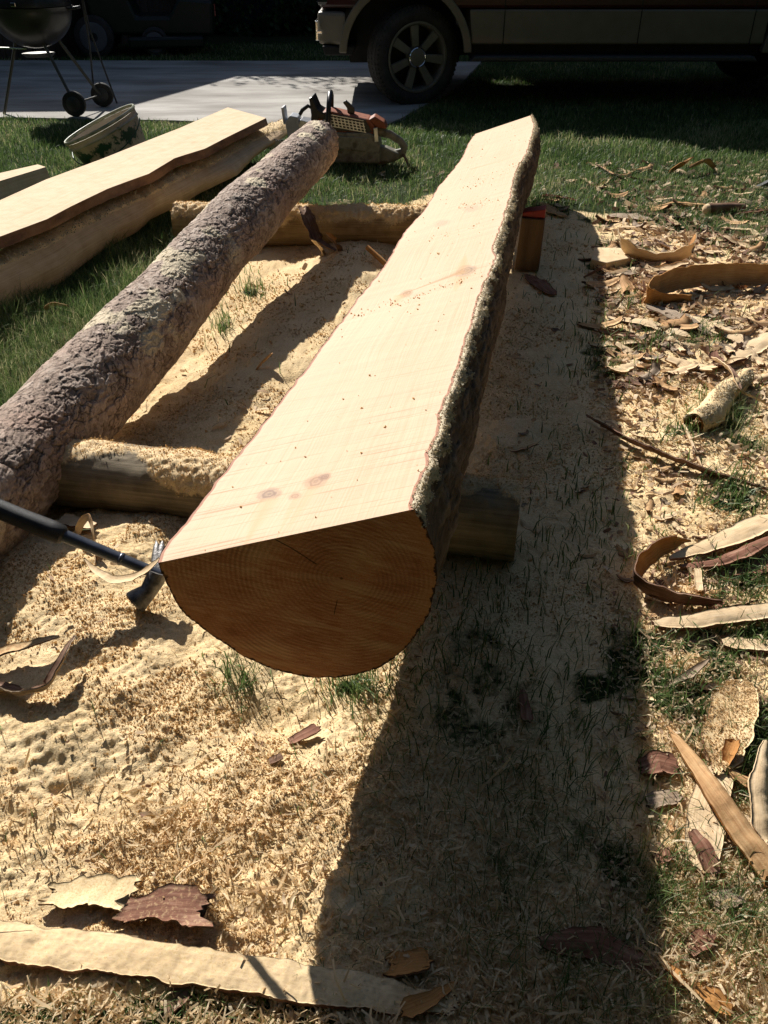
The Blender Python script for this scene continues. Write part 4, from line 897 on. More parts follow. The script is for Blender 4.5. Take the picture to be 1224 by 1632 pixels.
# J curl
pj = [G(1100, 862, .035), G(1085, 862, .04), G(1050, 872, .045), G(1018, 900, .045), G(1010, 925, .04), G(1035, 942, .035), G(1075, 955, .03), G(1140, 962, .025)]
strip('bark_curl', 'orange brown bark peel bent into a J beside the log shadow', 'bark curl', pj, [.02, .045, .05, .055, .06, .055, .05, .045], (ORG, BRN), world=True, roll=70, th=.004, ns=110, curl=.12, rag=.12, taper=(.3, .8))
strip('bark_slab', 'pale flat slab pointing left behind the J shaped peel', 'bark slab', [(1065, 890, .02), (1150, 860, .03), (1240, 822, .04)], [.02, .06, .075], (PALE, RED_), th=.008, curl=-.05, ns=70, dust=.4, rag=.12)
strip('bark_strip', 'reddish bark strip lying against the pale slab behind the J shaped peel', 'bark strip', [(1085, 900, .015), (1150, 890, .03), (1240, 850, .04)], [.03, .05, .035], (RED_, BRN), th=.006, curl=-.2, roll=15, dust=.12)
strip('bark_strip', 'dark reddish bark piece at the right edge under the pale slab', 'bark strip', [(1150, 915, .01), (1240, 900, .02)], [.02, .05], (RED_, BRN), th=.004)
c_ = G(1113, 930); o_ = strip('wood_chip', 'small pale square wooden chip right of the J shaped peel', 'wood chip', [(1112, 905, .012), (1115, 938, .012)], .018, (PALE, PALE), th=.004, rag=.03, taper=(1, 1))
strip('bark_slab', 'big pale bark slab with ragged red left end running to the right edge', 'bark slab', [(1040, 992, .02), (1100, 988, .03), (1170, 978, .035), (1250, 968, .035)], [.03, .042, .045, .045], (PALE, RED_), th=.012, curl=-.06, ns=90, dust=.3, roll=-8, rag=.15)
strip('bark_slab', 'second pale slab lying under the big ragged slab at the right edge', 'bark slab', [(1150, 1022, .015), (1250, 1028, .02)], [.035, .045], (PALE, BRN), th=.008, dust=.2)
strip('bark_curl', 'dark narrow bark leaf curled upwards on the shavings right of the shadow', 'bark curl', [(1058, 1098, .006), (1095, 1080, .02), (1130, 1050, .035)], [.01, .026, .01], (GRY, BRN), th=.003, curl=.3, roll=20)
strip('bark_sheet', 'broad oval bark sheet dusted with sawdust, red at its edges, right of the shadow', 'bark sheet', [(1150, 1225, .02), (1155, 1180, .028), (1170, 1130, .03), (1190, 1085, .02)], [.065, .09, .095, .05], (TAN, RED_), th=.005, curl=.06, ns=80, nv=24, dust=.62, rag=.15)
strip('bark_sheet', 'long pale bark sheet lying under the thick diagonal peel', 'bark sheet', [(1118, 1385, .008), (1125, 1300, .012), (1148, 1220, .015)], [.055, .07, .05], (PALE, TAN), th=.005, curl=-.03, ns=80, nv=20, dust=.3, rag=.08)
strip('bark_peel', 'thick tan rolled peel lying diagonally over the bark sheets at the right', 'peel', [(1062, 1155, .02), (1100, 1195, .04), (1150, 1262, .055), (1195, 1325, .05), (1250, 1400, .04)], [.010, .03, .042, .046, .05], (TAN, ORG), th=.004, curl=-.42, ns=110, nv=18, rag=.06, taper=(.2, 1))
strip('bark_peel', 'whitish smooth peel standing at the right edge beside the thick diagonal peel', 'peel', [(1222, 1180, .05), (1216, 1260, .045), (1226, 1340, .03)], [.02, .045, .05], (PALE, PALE), th=.003, curl=-.2, roll=30)
strip('bark_peel', 'tan curled peel between the oval bark sheet and the right edge', 'peel', [(1160, 1225, .02), (1200, 1245, .03), (1235, 1262, .03)], [.02, .028, .03], (TAN, ORG), th=.004, curl=-.3)
strip('bark_flake', 'small orange flap standing at the lower edge of the oval bark sheet', 'bark flake', [(1156, 1222, .02), (1175, 1182, .05)], [.02, .035], (ORG, RED_), th=.003, curl=.3, roll=30)
strip('bark_chip', 'thick cracked red bark chip at the shadow edge', 'bark chip', [(1022, 1222, .012), (1050, 1212, .022), (1080, 1222, .012)], [.045, .058, .045], (RED_, BRN), th=.010, rag=.35, dust=.15)
strip('bark_chip', 'grey dusty bark chip just below the cracked red chip', 'bark chip', [(1030, 1275, .008), (1078, 1270, .012)], [.03, .03], (GRY, BRN), th=.007, dust=.35)
strip('bark_chip', 'dark red forked bark chip lying on the long pale sheet', 'bark chip', [(1104, 1322, .02), (1125, 1352, .025), (1142, 1392, .015)], [.02, .036, .03], (RED_, BRN), th=.005, rag=.35, dust=.1)
strip('bark_chip', 'small pinkish bark chip below the grey dusty chips at the shadow edge', 'bark chip', [(1045, 1372, .006), (1068, 1360, .01)], .022, (RED_, BRN), th=.004, dust=.3)
strip('bark_chip', 'round grey bark chip among grass and shavings below the long pale sheet', 'bark chip', [(1132, 1440, .01), (1172, 1430, .014)], [.034, .034], (GRY, BRN), th=.006, dust=.15)
strip('bark_chip', 'cracked red bark chip near the bottom right', 'bark chip', [(1095, 1515, .008), (1128, 1488, .014)], [.028, .036], (RED_, BRN), th=.007, dust=.3, rag=.35)
strip('bark_strip', 'orange brown bark strip pointing to the bottom right corner', 'bark strip', [(1052, 1530, .01), (1085, 1562, .016), (1100, 1572, .01)], [.008, .018, .012], (ORG, RED_), th=.003, curl=.2)
strip('bark_chip', 'bright orange bark chip in the bottom right corner', 'bark chip', [(1112, 1578, .012), (1140, 1592, .016), (1166, 1612, .01)], [.022, .03, .018], (ORG, TAN), th=.004, curl=.1)
strip('bark_strip', 'dark red bark strip in the shadow right of the log near the block', 'bark strip', [(838, 436, .008), (862, 452, .012), (884, 470, .008)], [.03, .08, .05], (RED_, BRN), th=.004)
strip('bark_strip', 'reddish bark piece in deep shadow right of the near end of the log', 'bark strip', [(833, 1100, .01), (840, 1150, .015)], [.02, .026], (RED_, BRN), th=.004)
strip('bark_strip', 'pale bark slip lying beside the red strap behind the block', 'bark strip', [(862, 322, .01), (885, 338, .014), (905, 345, .01)], [.04, .08, .03], (TAN, PALE), th=.004)
M_LIT = mat_leafy('bark_flakes', [(.0, (.09, .045, .03)), (.22, (.30, .18, .12)), (.45, (.56, .41, .26)), (.9, (.76, .60, .41))], .2, .8, .15)
k = 80000; yy = .6 * (6.3 / .6) ** RNG.uniform(0, 1, k); xx = RNG.uniform(-1, 1, k) * (yy * .6 + .4); qx, qy = topx(xx, yy)
dn = sstep(925, 990, qx) * (sstep(255, 330, qy) * sstep(680, 560, qy) * .75 + .32) * sstep(225, 290, qy) + .012 * (qy > 430) * (qx > 60) + .03 * sstep(640, 700, qx) * (qy > 260) * (qy < 340) + .03 * sstep(420, 470, qx) * (qy > 250) * (qy < 330)
kk = RNG.uniform(0, 1, k) < dn * (.3 + 1.2 * sstep(.35, .65, fbm(xx, yy, 6, 3, 66)))
P = np.stack([xx[kk], yy[kk], gz(xx[kk], yy[kk]) + .003 + RNG.uniform(0, .01, kk.sum())], -1); n = len(P); sc__ = np.clip(P[:, 1] * .3, .35, 1.2)
o = link('bark_litter', ribbons('bark_litter', P, (RNG.gamma(2.5, .011, n) + .01) * sc__, RNG.uniform(.006, .02, n) * sc__, M_LIT, curl=1.0, flat=.22)); tag(o, 'fine bark flakes and slivers littering the sawdust and grass', 'bark litter', kind='stuff')
# ---- loose litter on the right: shared prototypes
protos = []
for i in range(9):
    cr = random.uniform(-.3, .3)
    l = random.uniform(.07, .16); wd = random.uniform(.02, .055)
    k = 7; P = [np.array([-l / 2 + l * j / (k - 1), random.uniform(-.008, .008), .006 + abs(cr) * .05 * (abs(j - 3) / 3) ** 2]) for j in range(k)]
    mt = [(PALE, BRN), (TAN, RED_), (RED_, BRN), (GRY, BRN), (PALE, TAN), (BRN, TAN), (PALE, RED_), (GRY, RED_), (TAN, BRN)][i]
    o = strip('bark_chip', 'x', 'bark chip', P, [wd * .6, wd, wd * .7], mt, curl=cr, th=.004, world=True, ns=24, nv=7, rag=.3, dust=random.uniform(0, .45)); protos.append(o)
lab = ['pale', 'tan', 'dark red', 'grey', 'pale flat', 'brown', 'pale red edged', 'greyish', 'tan and brown']
cnt = 0; USED = set()
LM = [(1050, 395, 'U shaped peel'), (970, 420, 'pale wooden offcut'), (1130, 440, 'long edgewise peel'), (985, 435, 'grey chip by the offcut'), (1030, 512, 'pale sheet near the grass tuft'), (1140, 520, 'large pale sheet'), (1200, 555, 'smooth pale sheet at the edge'),
      (975, 560, 'grass tuft at the shadow edge'), (1140, 635, 'dusty bark tube'), (1060, 726, 'long thin dark strip'), (1040, 905, 'J shaped peel'), (1150, 865, 'slab behind the J shaped peel'), (1120, 985, 'big ragged slab'), (1165, 1140, 'broad oval sheet'), (1150, 1262, 'thick diagonal peel'),
      (1050, 1215, 'cracked red chip'), (1150, 1435, 'round grey chip'), (1110, 1500, 'red chip near the bottom'), (1140, 1592, 'bright orange chip'), (975, 275, 'pale strip in the far grass'), (1105, 260, 'upright yellowish splinter'), (1160, 333, 'branch stub'), (890, 316, 'red strap'),
      (1000, 345, 'pinkish sheet in the grass'), (1180, 370, 'hooked pale strip'), (1085, 325, 'thin arched strip'), (1200, 470, 'right end of the edgewise peel'), (940, 350, 'far corner of the log shadow'), (860, 450, 'dark red strip by the block'), (1200, 270, 'slanting metal bar'), (880, 800, 'far end of the support log'), (900, 600, 'shadow edge beside the grass tuft'), (1215, 1260, 'whitish peel')]
def scatter(n, fn, grp, where, sc):
    global cnt
    for _ in range(n):
        px, py = fn(); pr_ = random.randrange(9); p = G(px, py, .002); s_ = random.uniform(*sc)
        o = protos[pr_].copy(); COL.objects.link(o); o.location = p; o.scale = (s_, s_ * random.uniform(.7, 1.2), s_)
        o.rotation_euler = (random.gauss(0, .18), random.gauss(0, .14), random.uniform(0, 6.3) if random.random() < .5 else random.gauss(.2, .4))
        o['group'] = grp; cnt += 1
        best = min(LM, key=lambda m: (m[0] - px) ** 2 + ((m[1] - py) * 1.6) ** 2); dx_, dy_ = px - best[0], (py - best[1]) * 1.6
        dr = ('right of' if dx_ > 0 else 'left of') if abs(dx_) > abs(dy_) else ('in front of' if dy_ > 0 else 'beyond')
        mid_ = (sc[0] + sc[1]) / 2; sz = 'large ' if s_ > mid_ + .25 * (sc[1] - sc[0]) else ('small ' if s_ < mid_ - .25 * (sc[1] - sc[0]) else '')
        far_ = 'close ' if math.hypot(dx_, dy_) < 22 else ''
        for adj in ('', 'tilted ', 'narrow ', 'flat lying '):
            lb_ = f"{adj}{sz}{lab[pr_]} bark chip {far_}{dr} the {best[2]}"
            if lb_ not in USED: break
        USED.add(lb_); o['label'] = lb_
scatter(150, lambda: (random.uniform(955, 1224), random.uniform(350, 620)), 'loose bark chips littering the sawdust right of the log', 'in the litter right of the far half of the log', (.6, 1.6))
scatter(50, lambda: (random.uniform(880, 1224), random.uniform(262, 350)), 'loose bark chips in the far grass', 'in the far grass right of the log end', (.7, 1.5))
scatter(60, lambda: (random.uniform(990, 1224), random.uniform(620, 1000)), 'loose bark chips on the sawdust at the right edge', 'on the sawdust beside the right edge', (.3, .7))
scatter(52, lambda: (random.uniform(1010, 1224), random.uniform(1000, 1632)), 'loose bark chips among the shavings at bottom right', 'among the shavings at the bottom right', (.2, .5))
scatter(14, lambda: (random.uniform(830, 940), random.uniform(480, 900)), 'loose bark chips in the log shadow', 'in the shadow right of the log', (.25, .6))
for p in protos: bpy.data.objects.remove(p)

# ------------------------------------------------------------------ hammer and the peel beside it
M_BLK = simple('black_rubber', (.008, .008, .009), (.02, .02, .021), 60, .5, bmp=.5, bscale=900, dist=.002)
M_STEEL = simple('dark_steel', (.06, .068, .085), (.13, .14, .165), 12, .3, metal=.45, bmp=.15, bscale=90)
M_CAST = simple('worn_cast_steel', (.05, .045, .043), (.24, .225, .21), 40, .38, metal=.35, bmp=.4, bscale=140)
hg = G(210, 960)
hd = G(252, 915, .075); gp = G(-90, 775, .27)
hO = np.array([hd[0], hd[1], hg[2]])
t_h = thing('hammer', 'claw hammer with black rubber grip leaning in the sawdust left of the cut end', 'hammer', hO)
v = (gp - hd); Lh = np.linalg.norm(v); v /= Lh
A = hd - hO
def hp(s_): return A + v * s_
px_grip = .47 * Lh
MB().tube([hp(-.004), hp(.07), hp(px_grip)], [.0145, .0145, .016], 18, flat=.85).build('shaft', M_STEEL, t_h, smooth=True)
MB().tube([hp(.085), hp(.087), hp(.092), hp(.094)], [.0148, .0166, .0166, .0148], 18, flat=.88, caps=False).build('collar', M_STEEL, t_h, smooth=True)
MB().tube([hp(px_grip - .012), hp(px_grip - .006), hp(px_grip + .02), hp(px_grip + .09), hp(px_grip + .16), hp(px_grip + .25), hp(px_grip + .29)], [.018, .024, .026, .024, .024, .027, .016], 20, flat=.85).build('grip', M_BLK, t_h, smooth=True)
# head: face end towards the viewer's lower left, claw up behind
fe = G(213, 962, .022) - hO; cl = G(254, 862, .115) - hO; mid_h = A.copy()
mf = mid_h * .45 + fe * .55 + np.array([.008, 0, -.002])
o = MB().tube([mid_h + (0, 0, .006), mid_h * .7 + mf * .3, mf, mf * .35 + fe * .65, fe * .9 + mf * .1, fe], [.021, .023, .020, .027, .029, .026], 20).build('head', M_CAST, t_h, smooth=True)
for sg_ in (-1, 1):
    off = np.array([.0045 * sg_, 0, 0])
    MB().tube([mid_h + off * .6, mid_h * .6 + cl * .4 + off + (0, .006, .008), mid_h * .25 + cl * .75 + off * 1.3 + (0, .004, .004), cl + off * 1.6], [.014, .012, .008, .0015], 12, flat=.55).build('claw', M_CAST, t_h, smooth=True)
# hanging peel
pe = [on_flat(250, 893) + (-.002, .01, -.006), at(238, 905, .47), at(215, 921, .43), at(180, 925, .39), at(150, 908, .37), at(134, 889, .375)]
strip('peel_strip', 'thin yellow peel hanging off the near left corner of the sawn log', 'peel', pe, [.016, .018, .018, .016, .012, .006], (M_PALE, M_PALE), world=True, th=.0015, ns=60, curl=.12, roll=25, rag=.05)
pe2 = [G(150, 898, .004), G(150, 870, .03), G(147, 845, .065), G(142, 822, .085), G(132, 828, .07), G(122, 850, .03), G(112, 858, .008)]
strip('peel_strip', 'thin tan peel folded into a loop standing behind the hammer shaft', 'peel', pe2, [.016, .02, .02, .018, .018, .02, .018], (M_PALE, M_INNER), world=True, th=.0015, ns=60, roll=70, rag=.08)
strip('bark_chip', 'pale red bark chip half buried behind the folded peel', 'bark chip', [(100, 826, .02), (150, 838, .02)], [.04, .03], (M_PALE, M_REDB), th=.005, dust=.3)

# ------------------------------------------------------------------ bucket
def mat_bucket():
    m, t, b = nodes('painted_tin'); v = coord(t)
    sep = t.nodes.new('ShaderNodeSeparateXYZ'); t.links.new(v, sep.inputs[0])
    zb = mth(t, 'SUBTRACT', 1.0, mth(t, 'MULTIPLY', mth(t, 'ABSOLUTE', mth(t, 'SUBTRACT', sep.outputs[2], .16)), 10), clamp=True)
    f = mth(t, 'ADD', mth(t, 'MULTIPLY', noise_t(t, v, 9, 5, .7), .8), mth(t, 'MULTIPLY', zb, .22))
    base = ramp(t, noise_t(t, v, 6, 5, .6), [(.35, (.42, .34, .25)), (.6, (.58, .50, .40))])
    c = mixc(t, mth(t, 'MULTIPLY', mth(t, 'SUBTRACT', f, .555), 22, clamp=True), base, (.02, .075, .04))
    t.links.new(c, b.inputs['Base Color']); b.inputs['Roughness'].default_value = .55; bump(t, b, noise_t(t, v, 70, 5, .6), .25, .003); return m
bc = at(178, 262, 0); t_bk = thing('bucket', 'tilted cream bucket with flaking green paint on the grass behind the planks', 'bucket', (bc[0] + .10, bc[1] - .07, 0.02))
t_bk.rotation_euler = (R(4), R(-23), 0)
H_ = .275; rt, rb = .262, .205
MB().lathe([(0, 0), (rb, 0), (rb + .004, .01), (rt - .008, H_ - .055), (rt + .002, H_ - .05), (rt + .002, H_ - .044), (rt - .004, H_ - .036), (rt, H_ - .01), (rt - .006, H_ - .01), (rt - .012, H_ - .05), (rb - .004, .012), (0, .01)], n=72).build('body', mat_bucket(), t_bk, smooth=True)
M_RIM = simple('rim_green_cream', (.20, .24, .15), (.46, .44, .33), 14, .5, bmp=.1)
rg = [(rt + .001 + .007 * math.cos(a), H_ + .002 + .011 * math.sin(a)) for a in np.linspace(0, 2 * math.pi, 10)]
MB().lathe(rg, n=72).build('rim', M_RIM, t_bk, smooth=True)
rg = [(rt - .002 + .006 * math.cos(a), H_ - .047 + .006 * math.sin(a)) for a in np.linspace(0, 2 * math.pi, 8)]
MB().lathe(rg, n=72).build('rib', M_RIM, t_bk, smooth=True)
M_DG = simple('dark_green_paint', (.015, .05, .03), (.03, .09, .05), 30, .5)
hb = [(rt * math.cos(a) * 1.03, -rt * math.sin(a) * 1.03 * .96, H_ - .07 - .10 * math.sin(a)) for a in np.linspace(.0, math.pi, 24)]
MB().tube(hb, .004, 8).build('bail', M_DG, t_bk, smooth=True)

# ------------------------------------------------------------------ chainsaw
M_ORP = simple('orange_plastic', (.19, .05, .018), (.30, .085, .03), 25, .6, bmp=.08)
M_GRP = simple('grey_plastic', (.15, .145, .11), (.25, .24, .19), 12, .5, bmp=.15, c3=(.10, .085, .065))
M_BLP = simple('black_plastic', (.008, .008, .009), (.022, .022, .024), 30, .35, bmp=.1)
M_ALU = simple('cast_aluminium', (.45, .46, .48), (.66, .67, .69), 25, .35, metal=.8, bmp=.2)
M_WHT = simple('white_plastic', (.36, .38, .41), (.50, .52, .54), 10, .4, bmp=.05)
sp = at(535, 262, 0); t_c = thing('chainsaw', 'orange and grey chainsaw with black handles resting on the grass behind the bark log', 'chainsaw', (sp[0], sp[1] + .02, .028), R(-4))
K = 1340 / 6.05 / 1.0   # pixels per metre where the saw lies
def cs(px, py, y=0): return ((px - 535) / 222.0, y, (262 - py) / 214.0)
def prof(pts, y0, y1, nm, mt, bv=.006, sm=False):
    return MB().prism([(cs(*p)[0], cs(*p)[2]) for p in pts], y0, y1).build(nm, mt, t_c, bevel=bv, smooth=sm)
prof([(478, 262), (478, 228), (500, 220), (590, 220), (600, 226), (606, 236), (606, 262)], -.10, .10, 'engine_housing', M_GRP, .012)
prof([(506, 221), (512, 196), (530, 192), (590, 203), (598, 212), (600, 223)], -.085, .09, 'top_cover', M_ORP, .012)
prof([(524, 218), (528, 194.5), (584, 203), (594, 220)], -.094, -.083, 'starter_grille', M_BLP, .002)
g_ = MB()
for i in range(10):
    x0, y0_ = 530 + i * 5.6, 197.5 + i * .9
    g_.box(cs(x0 + 1.5, y0_ + 7.6, -.096), (.007, .004, .062), (0, -12, 0))
for j in range(5): g_.box(cs(556 + j, 200.5 + j * 3.9, -.097), (.23, .003, .005), (0, 9, 0))
g_.build('grille_bars', M_ALU, t_c)
prof([(588, 204), (597, 199), (612, 207), (616, 216), (600, 214)], -.075, .05, 'filter_cover', M_ORP, .008)
prof([(596, 214), (602, 213), (604, 232), (598, 233)], -.102, -.08, 'latch', M_ALU, .003)
prof([(512, 240), (516, 224), (588, 226), (586, 246)], -.112, -.098, 'starter_cover', M_GRP, .008)
# rear handle loop
hdl = [cs(600, 222), cs(620, 226), cs(636, 235), cs(642, 243), cs(640, 250), cs(624, 256), cs(600, 260)]
MB().tube(hdl, [.02, .018, .017, .018, .02, .026, .03], 14, flat=1.5).build('rear_handle', M_GRP, t_c, smooth=True)
prof([(596, 262), (600, 240), (616, 243), (634, 250), (634, 258), (620, 263)], -.05, .05, 'fuel_tank', M_GRP, .01)
MB().tube([cs(640, 252, -.02), cs(646, 260, -.03), cs(651, 272, -.04)], [.012, .016, .008], 8, flat=.5).build('handle_tip', M_OUTER, t_c, smooth=True)
# front handle bar, guard and knob
MB().tube([cs(528, 240, -.14), cs(529, 205, -.145), cs(531, 180, -.12), cs(531, 171, -.06), cs(530, 171, .02), cs(529, 178, .09), cs(527, 215, .11), cs(524, 235, .09)], .0165, 14).build('front_handle', M_BLP, t_c, smooth=True)
prof([(500, 176), (505, 174), (512, 190), (525, 197), (532, 201), (528, 206), (514, 202), (506, 214), (500, 214), (503, 195)], -.09, .10, 'hand_guard', M_BLP, .006)
MB().tube([cs(484, 199, -.05), cs(488, 193, -.05), cs(497, 187, -.05), cs(503, 190, -.05), cs(504, 200, -.05), cs(502, 216, -.05)], [.012, .013, .013, .013, .012, .012], 12).build('guard_arm', M_BLP, t_c, smooth=True)
prof([(549, 183), (553, 180), (566, 190), (566, 198), (556, 198), (555, 190)], -.03, .01, 'throttle_lock', M_BLP, .004)
prof([(515, 214), (520, 204), (531, 201), (533, 222), (520, 222)], -.09, -.04, 'oil_cap', M_ALU, .006)
# muffler / bumper spikes at the front
prof([(462, 208), (470, 199), (482, 201), (484, 226), (466, 230)], -.09, .05, 'clutch_cover', M_WHT, .006)
prof([(476, 230), (484, 205), (500, 208), (500, 230)], -.07, .07, 'muffler', M_ALU, .006)
prof([(456, 190), (460, 189), (462, 212), (458, 212)], -.05, .05, 'bumper_spike', M_WHT, .002)
# bar and chain
bar = [(484, 236), (484, 248), (420, 241), (411, 238), (410, 234), (416, 231)]
MB().prism([(cs(*p)[0], cs(*p)[2]) for p in bar], -.083, -.078).build('guide_bar', M_ALU, t_c, bevel=.001)
ch = MB(); per = [(484, 249.5), (450, 246), (420, 242.5), (410, 239.5), (408.5, 234), (416, 229.5), (450, 232.5), (484, 234.5)]
pp_ = [np.array(cs(*p, -.0805)) for p in per]
for a, b in zip(pp_[:-1], pp_[1:]):
    n_ = max(1, int(np.linalg.norm(b - a) / .016))
    for i in range(n_):
        c = a + (b - a) * (i + .5) / n_; an = math.degrees(math.atan2((b - a)[2], (b - a)[0])); ch.box(c, (.0115, .008, .010 if i % 2 else .006), (0, -an, 0))
ch.build('chain', M_STEEL, t_c)

# ------------------------------------------------------------------ red strap and black frame at the right
strip('strap', 'bright red strap lying on the grass beyond the wooden block', 'strap', [(862, 313, .012), (890, 315, .015), (918, 320, .01)], [.04, .035, .03], (M_RED, M_RED), th=.004, curl=.3, rag=.1)
fo = at(1206, 300, 0); t_f = thing('metal_bracket', 'dark flat metal bar slanting up out of the grass at the right edge', 'metal bar', fo)
vt = at(1232, 250, .12) - fo
M_DKM = simple('dark_painted_metal', (.02, .021, .023), (.045, .046, .05), 20, .4, metal=.3, bmp=.1)
MB().prism([(-.02, 0), (.06, 0), (.06 + vt[0] + .3, .24), (vt[0] + .24, .26)], -.02, .02).build('bar', M_DKM, t_f, bevel=.003)
MB().box((.40, .0, .12), (.03, .03, .24)).build('leg', M_DKM, t_f, bevel=.002)

# ------------------------------------------------------------------ truck
M_PRED = simple('dark_red_paint', (.035, .004, .004), (.045, .005, .005), 3, .4, coat=.2, bmp=0)
M_TAN = simple('tan_cladding_paint', (.115, .098, .068), (.14, .12, .085), 5, .5, coat=.1, bmp=0)
M_TYRE = simple('tyre_rubber', (.014, .014, .013), (.04, .036, .032), 12, .8, bmp=.3, bscale=120)
M_RIMM = simple('painted_alloy', (.13, .12, .095), (.17, .155, .125), 10, .5, metal=.2, bmp=.05)
M_CHR = simple('chrome', (.62, .62, .60), (.7, .7, .68), 10, .12, metal=1, bmp=0)
M_DRK = simple('underbody_black', (.006, .006, .006), (.014, .014, .014), 10, .8, bmp=.1)
M_GLS = simple('dark_glass', (.01, .012, .014), (.014, .016, .018), 3, .05, bmp=0, coat=.5)
TX, TY = at(657, 172, 0)[0], at(657, 172, 0)[1]
t_t = thing('pickup_truck', 'dark red pickup truck with tan lower cladding parked beyond the lawn', 'pickup truck', (TX, TY, 0), R(0))
WB = 3.72; AR = .53; AC = -.07
def nose(mb_):
    V = []
    for x_, y_, z_ in mb_.V:
        k = max(0, (-.30 - x_) / .56); V.append((x_, 1 + (y_ - 1) * (1 - .20 * k * k), z_))
    mb_.V = V; return mb_
def arch(cx, r, n=18, z0=.50): 
    a0 = math.asin((z0 - .43) / r); return [(cx + r * math.cos(a), .43 + r * math.sin(a)) for a in np.linspace(math.pi - a0, a0, n)]
def body_poly(z0, z1, x0, x1, r):
    P = [(x0, z0)]; P += arch(AC, r, z0=z0); P += arch(WB, r, z0=z0); P += [(x1, z0), (x1, z1), (x0, z1)]; return P
Y0, Y1 = .02, 1.98
hi = arch(AC, AR, z0=.50); 
low = [(-.56 - .0, .50)]
# tan lower cladding: front bumper corner, doors, rear
nose(MB().prism([(-.86, .50), (-.75, .50), (-.60, .50), (-.60, .76), (-.75, .76), (-.86, .76)], Y0 - .02, Y1 + .02)).build('front_bumper', M_TAN, t_t, bevel=.03)
MB().box((-.875, 1.0, .60), (.03, 1.45, .16)).build('bumper_trim', M_CHR, t_t, bevel=.008)
MB().box((-.845, .145, .60), (.05, .03, .022)).box((-.862, .17, .65), (.012, .03, .06)).build('fog_lamp_trim', M_CHR, t_t, bevel=.004)
MB().prism([(-.80, .42), (-.55, .42), (-.52, .495), (-.82, .495)], Y0 + .08, Y1 - .08).build('front_valance', M_DRK, t_t, bevel=.01)
MB().prism([(AC + AR + .06, .515), (WB - AR - .06, .515), (WB - AR - .06, .785), (AC + AR + .03, .785)], Y0 - .005, Y1 + .005).build('door_cladding', M_TAN, t_t, bevel=.015)
MB().prism([(WB + AR + .02, .52), (WB + 1.15, .56), (WB + 1.15, .785), (WB + AR - .02, .785)], Y0 - .005, Y1 + .005).build('rear_cladding', M_TAN, t_t, bevel=.015)
up = [(-.84, .78)] + [(AC + AR * math.cos(a), .43 + AR * math.sin(a)) for a in np.linspace(math.pi - .74, .74, 14)]
up += [(WB + AR * math.cos(a), .43 + AR * math.sin(a)) for a in np.linspace(math.pi - .74, .74, 14)]
up += [(WB + 1.18, .80), (WB + 1.2, 1.28), (2.95, 1.26), (.75, 1.24), (.35, 1.22), (-.3, 1.17), (-.75, 1.10), (-.86, .95)]
nose(MB().prism(up, Y0 + .01, Y1 - .01)).build('body', M_PRED, t_t, bevel=.03)
cab = [(.70, 1.23), (1.35, 1.78), (1.65, 1.84), (2.9, 1.83), (3.02, 1.72), (3.05, 1.24)]
MB().prism(cab, Y0 + .10, Y1 - .10).build('cab', M_PRED, t_t, bevel=.05)
for (a, b) in (((1.12, 1.29), (1.95, 1.72)), ((2.05, 1.29), (2.85, 1.72))):
    MB().prism([(a[0] + .0, a[1]), (b[0], a[1]), (b[0] - .02, b[1]), (a[0] + (.36 if a[0] < 1.5 else .05), b[1])], Y0 + .092, Y0 + .11).build('side_window', M_GLS, t_t, bevel=.01)
MB().box((.99, 1.0, 1.53), (.02, 1.5, .62), (0, 49.5, 0)).build('windscreen', M_GLS, t_t)
MB().box((-.865, 1.0, .93), (.03, .95, .22)).build('grille', M_CHR, t_t, bevel=.01)
for y_ in (.36, 1.64): MB().box((-.80, y_, .90), (.12, .36, .20)).build('headlight', M_GLS, t_t, bevel=.03)
for cx in (AC, WB):
    ring_o = [(cx + (AR + .065) * math.cos(a), .43 + (AR + .055) * math.sin(a)) for a in np.linspace(R(188 - 10), R(2), 34)]
    ring_i = [(cx + (AR - .005) * math.cos(a), .43 + (AR - .005) * math.sin(a)) for a in np.linspace(R(2), R(188 - 10), 34)]
    MB().prism(ring_o + ring_i, Y0 - .03, Y0 + .06).build('fender_flare', M_TAN, t_t, bevel=.01)
    MB().prism([(cx + (AR - .004) * math.cos(a), .43 + (AR - .004) * math.sin(a)) for a in np.linspace(R(192), R(-12), 30)], Y0 + .45, Y0 + .5).build('wheel_well', M_DRK, t_t)
MB().prism([(AC + AR + .06, .40), (WB - AR - .06, .40), (WB - AR - .06, .52), (AC + AR + .06, .52)], Y0 + .10, Y1 - .10).build('rocker', M_DRK, t_t)
MB().prism([(AC + AR + .05, .385), (WB - AR - .1, .385), (WB - AR - .14, .43), (AC + AR + .09, .43)], Y0 - .07, Y0 + .10).build('running_board', simple('step_plastic', (.03, .03, .03), (.05, .05, .048), 30, .5), t_t, bevel=.012)
for x_ in (.80, 2.0, 3.0):
    MB().box((x_, Y0 - .0065, .65), (.009, .004, .27)).box((x_, Y0 + .012, 1.0), (.009, .008, .42)).build('door_seam', M_DRK, t_t)
for x_ in (1.75, 2.8): MB().box((x_, Y0 - .008, 1.08), (.18, .03, .035)).build('door_handle', M_TAN, t_t, bevel=.008)
MB().box((1.25, Y0 - .10, 1.36), (.12, .2, .2)).build('side_mirror', M_DRK, t_t, bevel=.02)
MB().box((1.8, 1.0, .45), (4.6, .8, .16)).build('chassis', M_DRK, t_t)
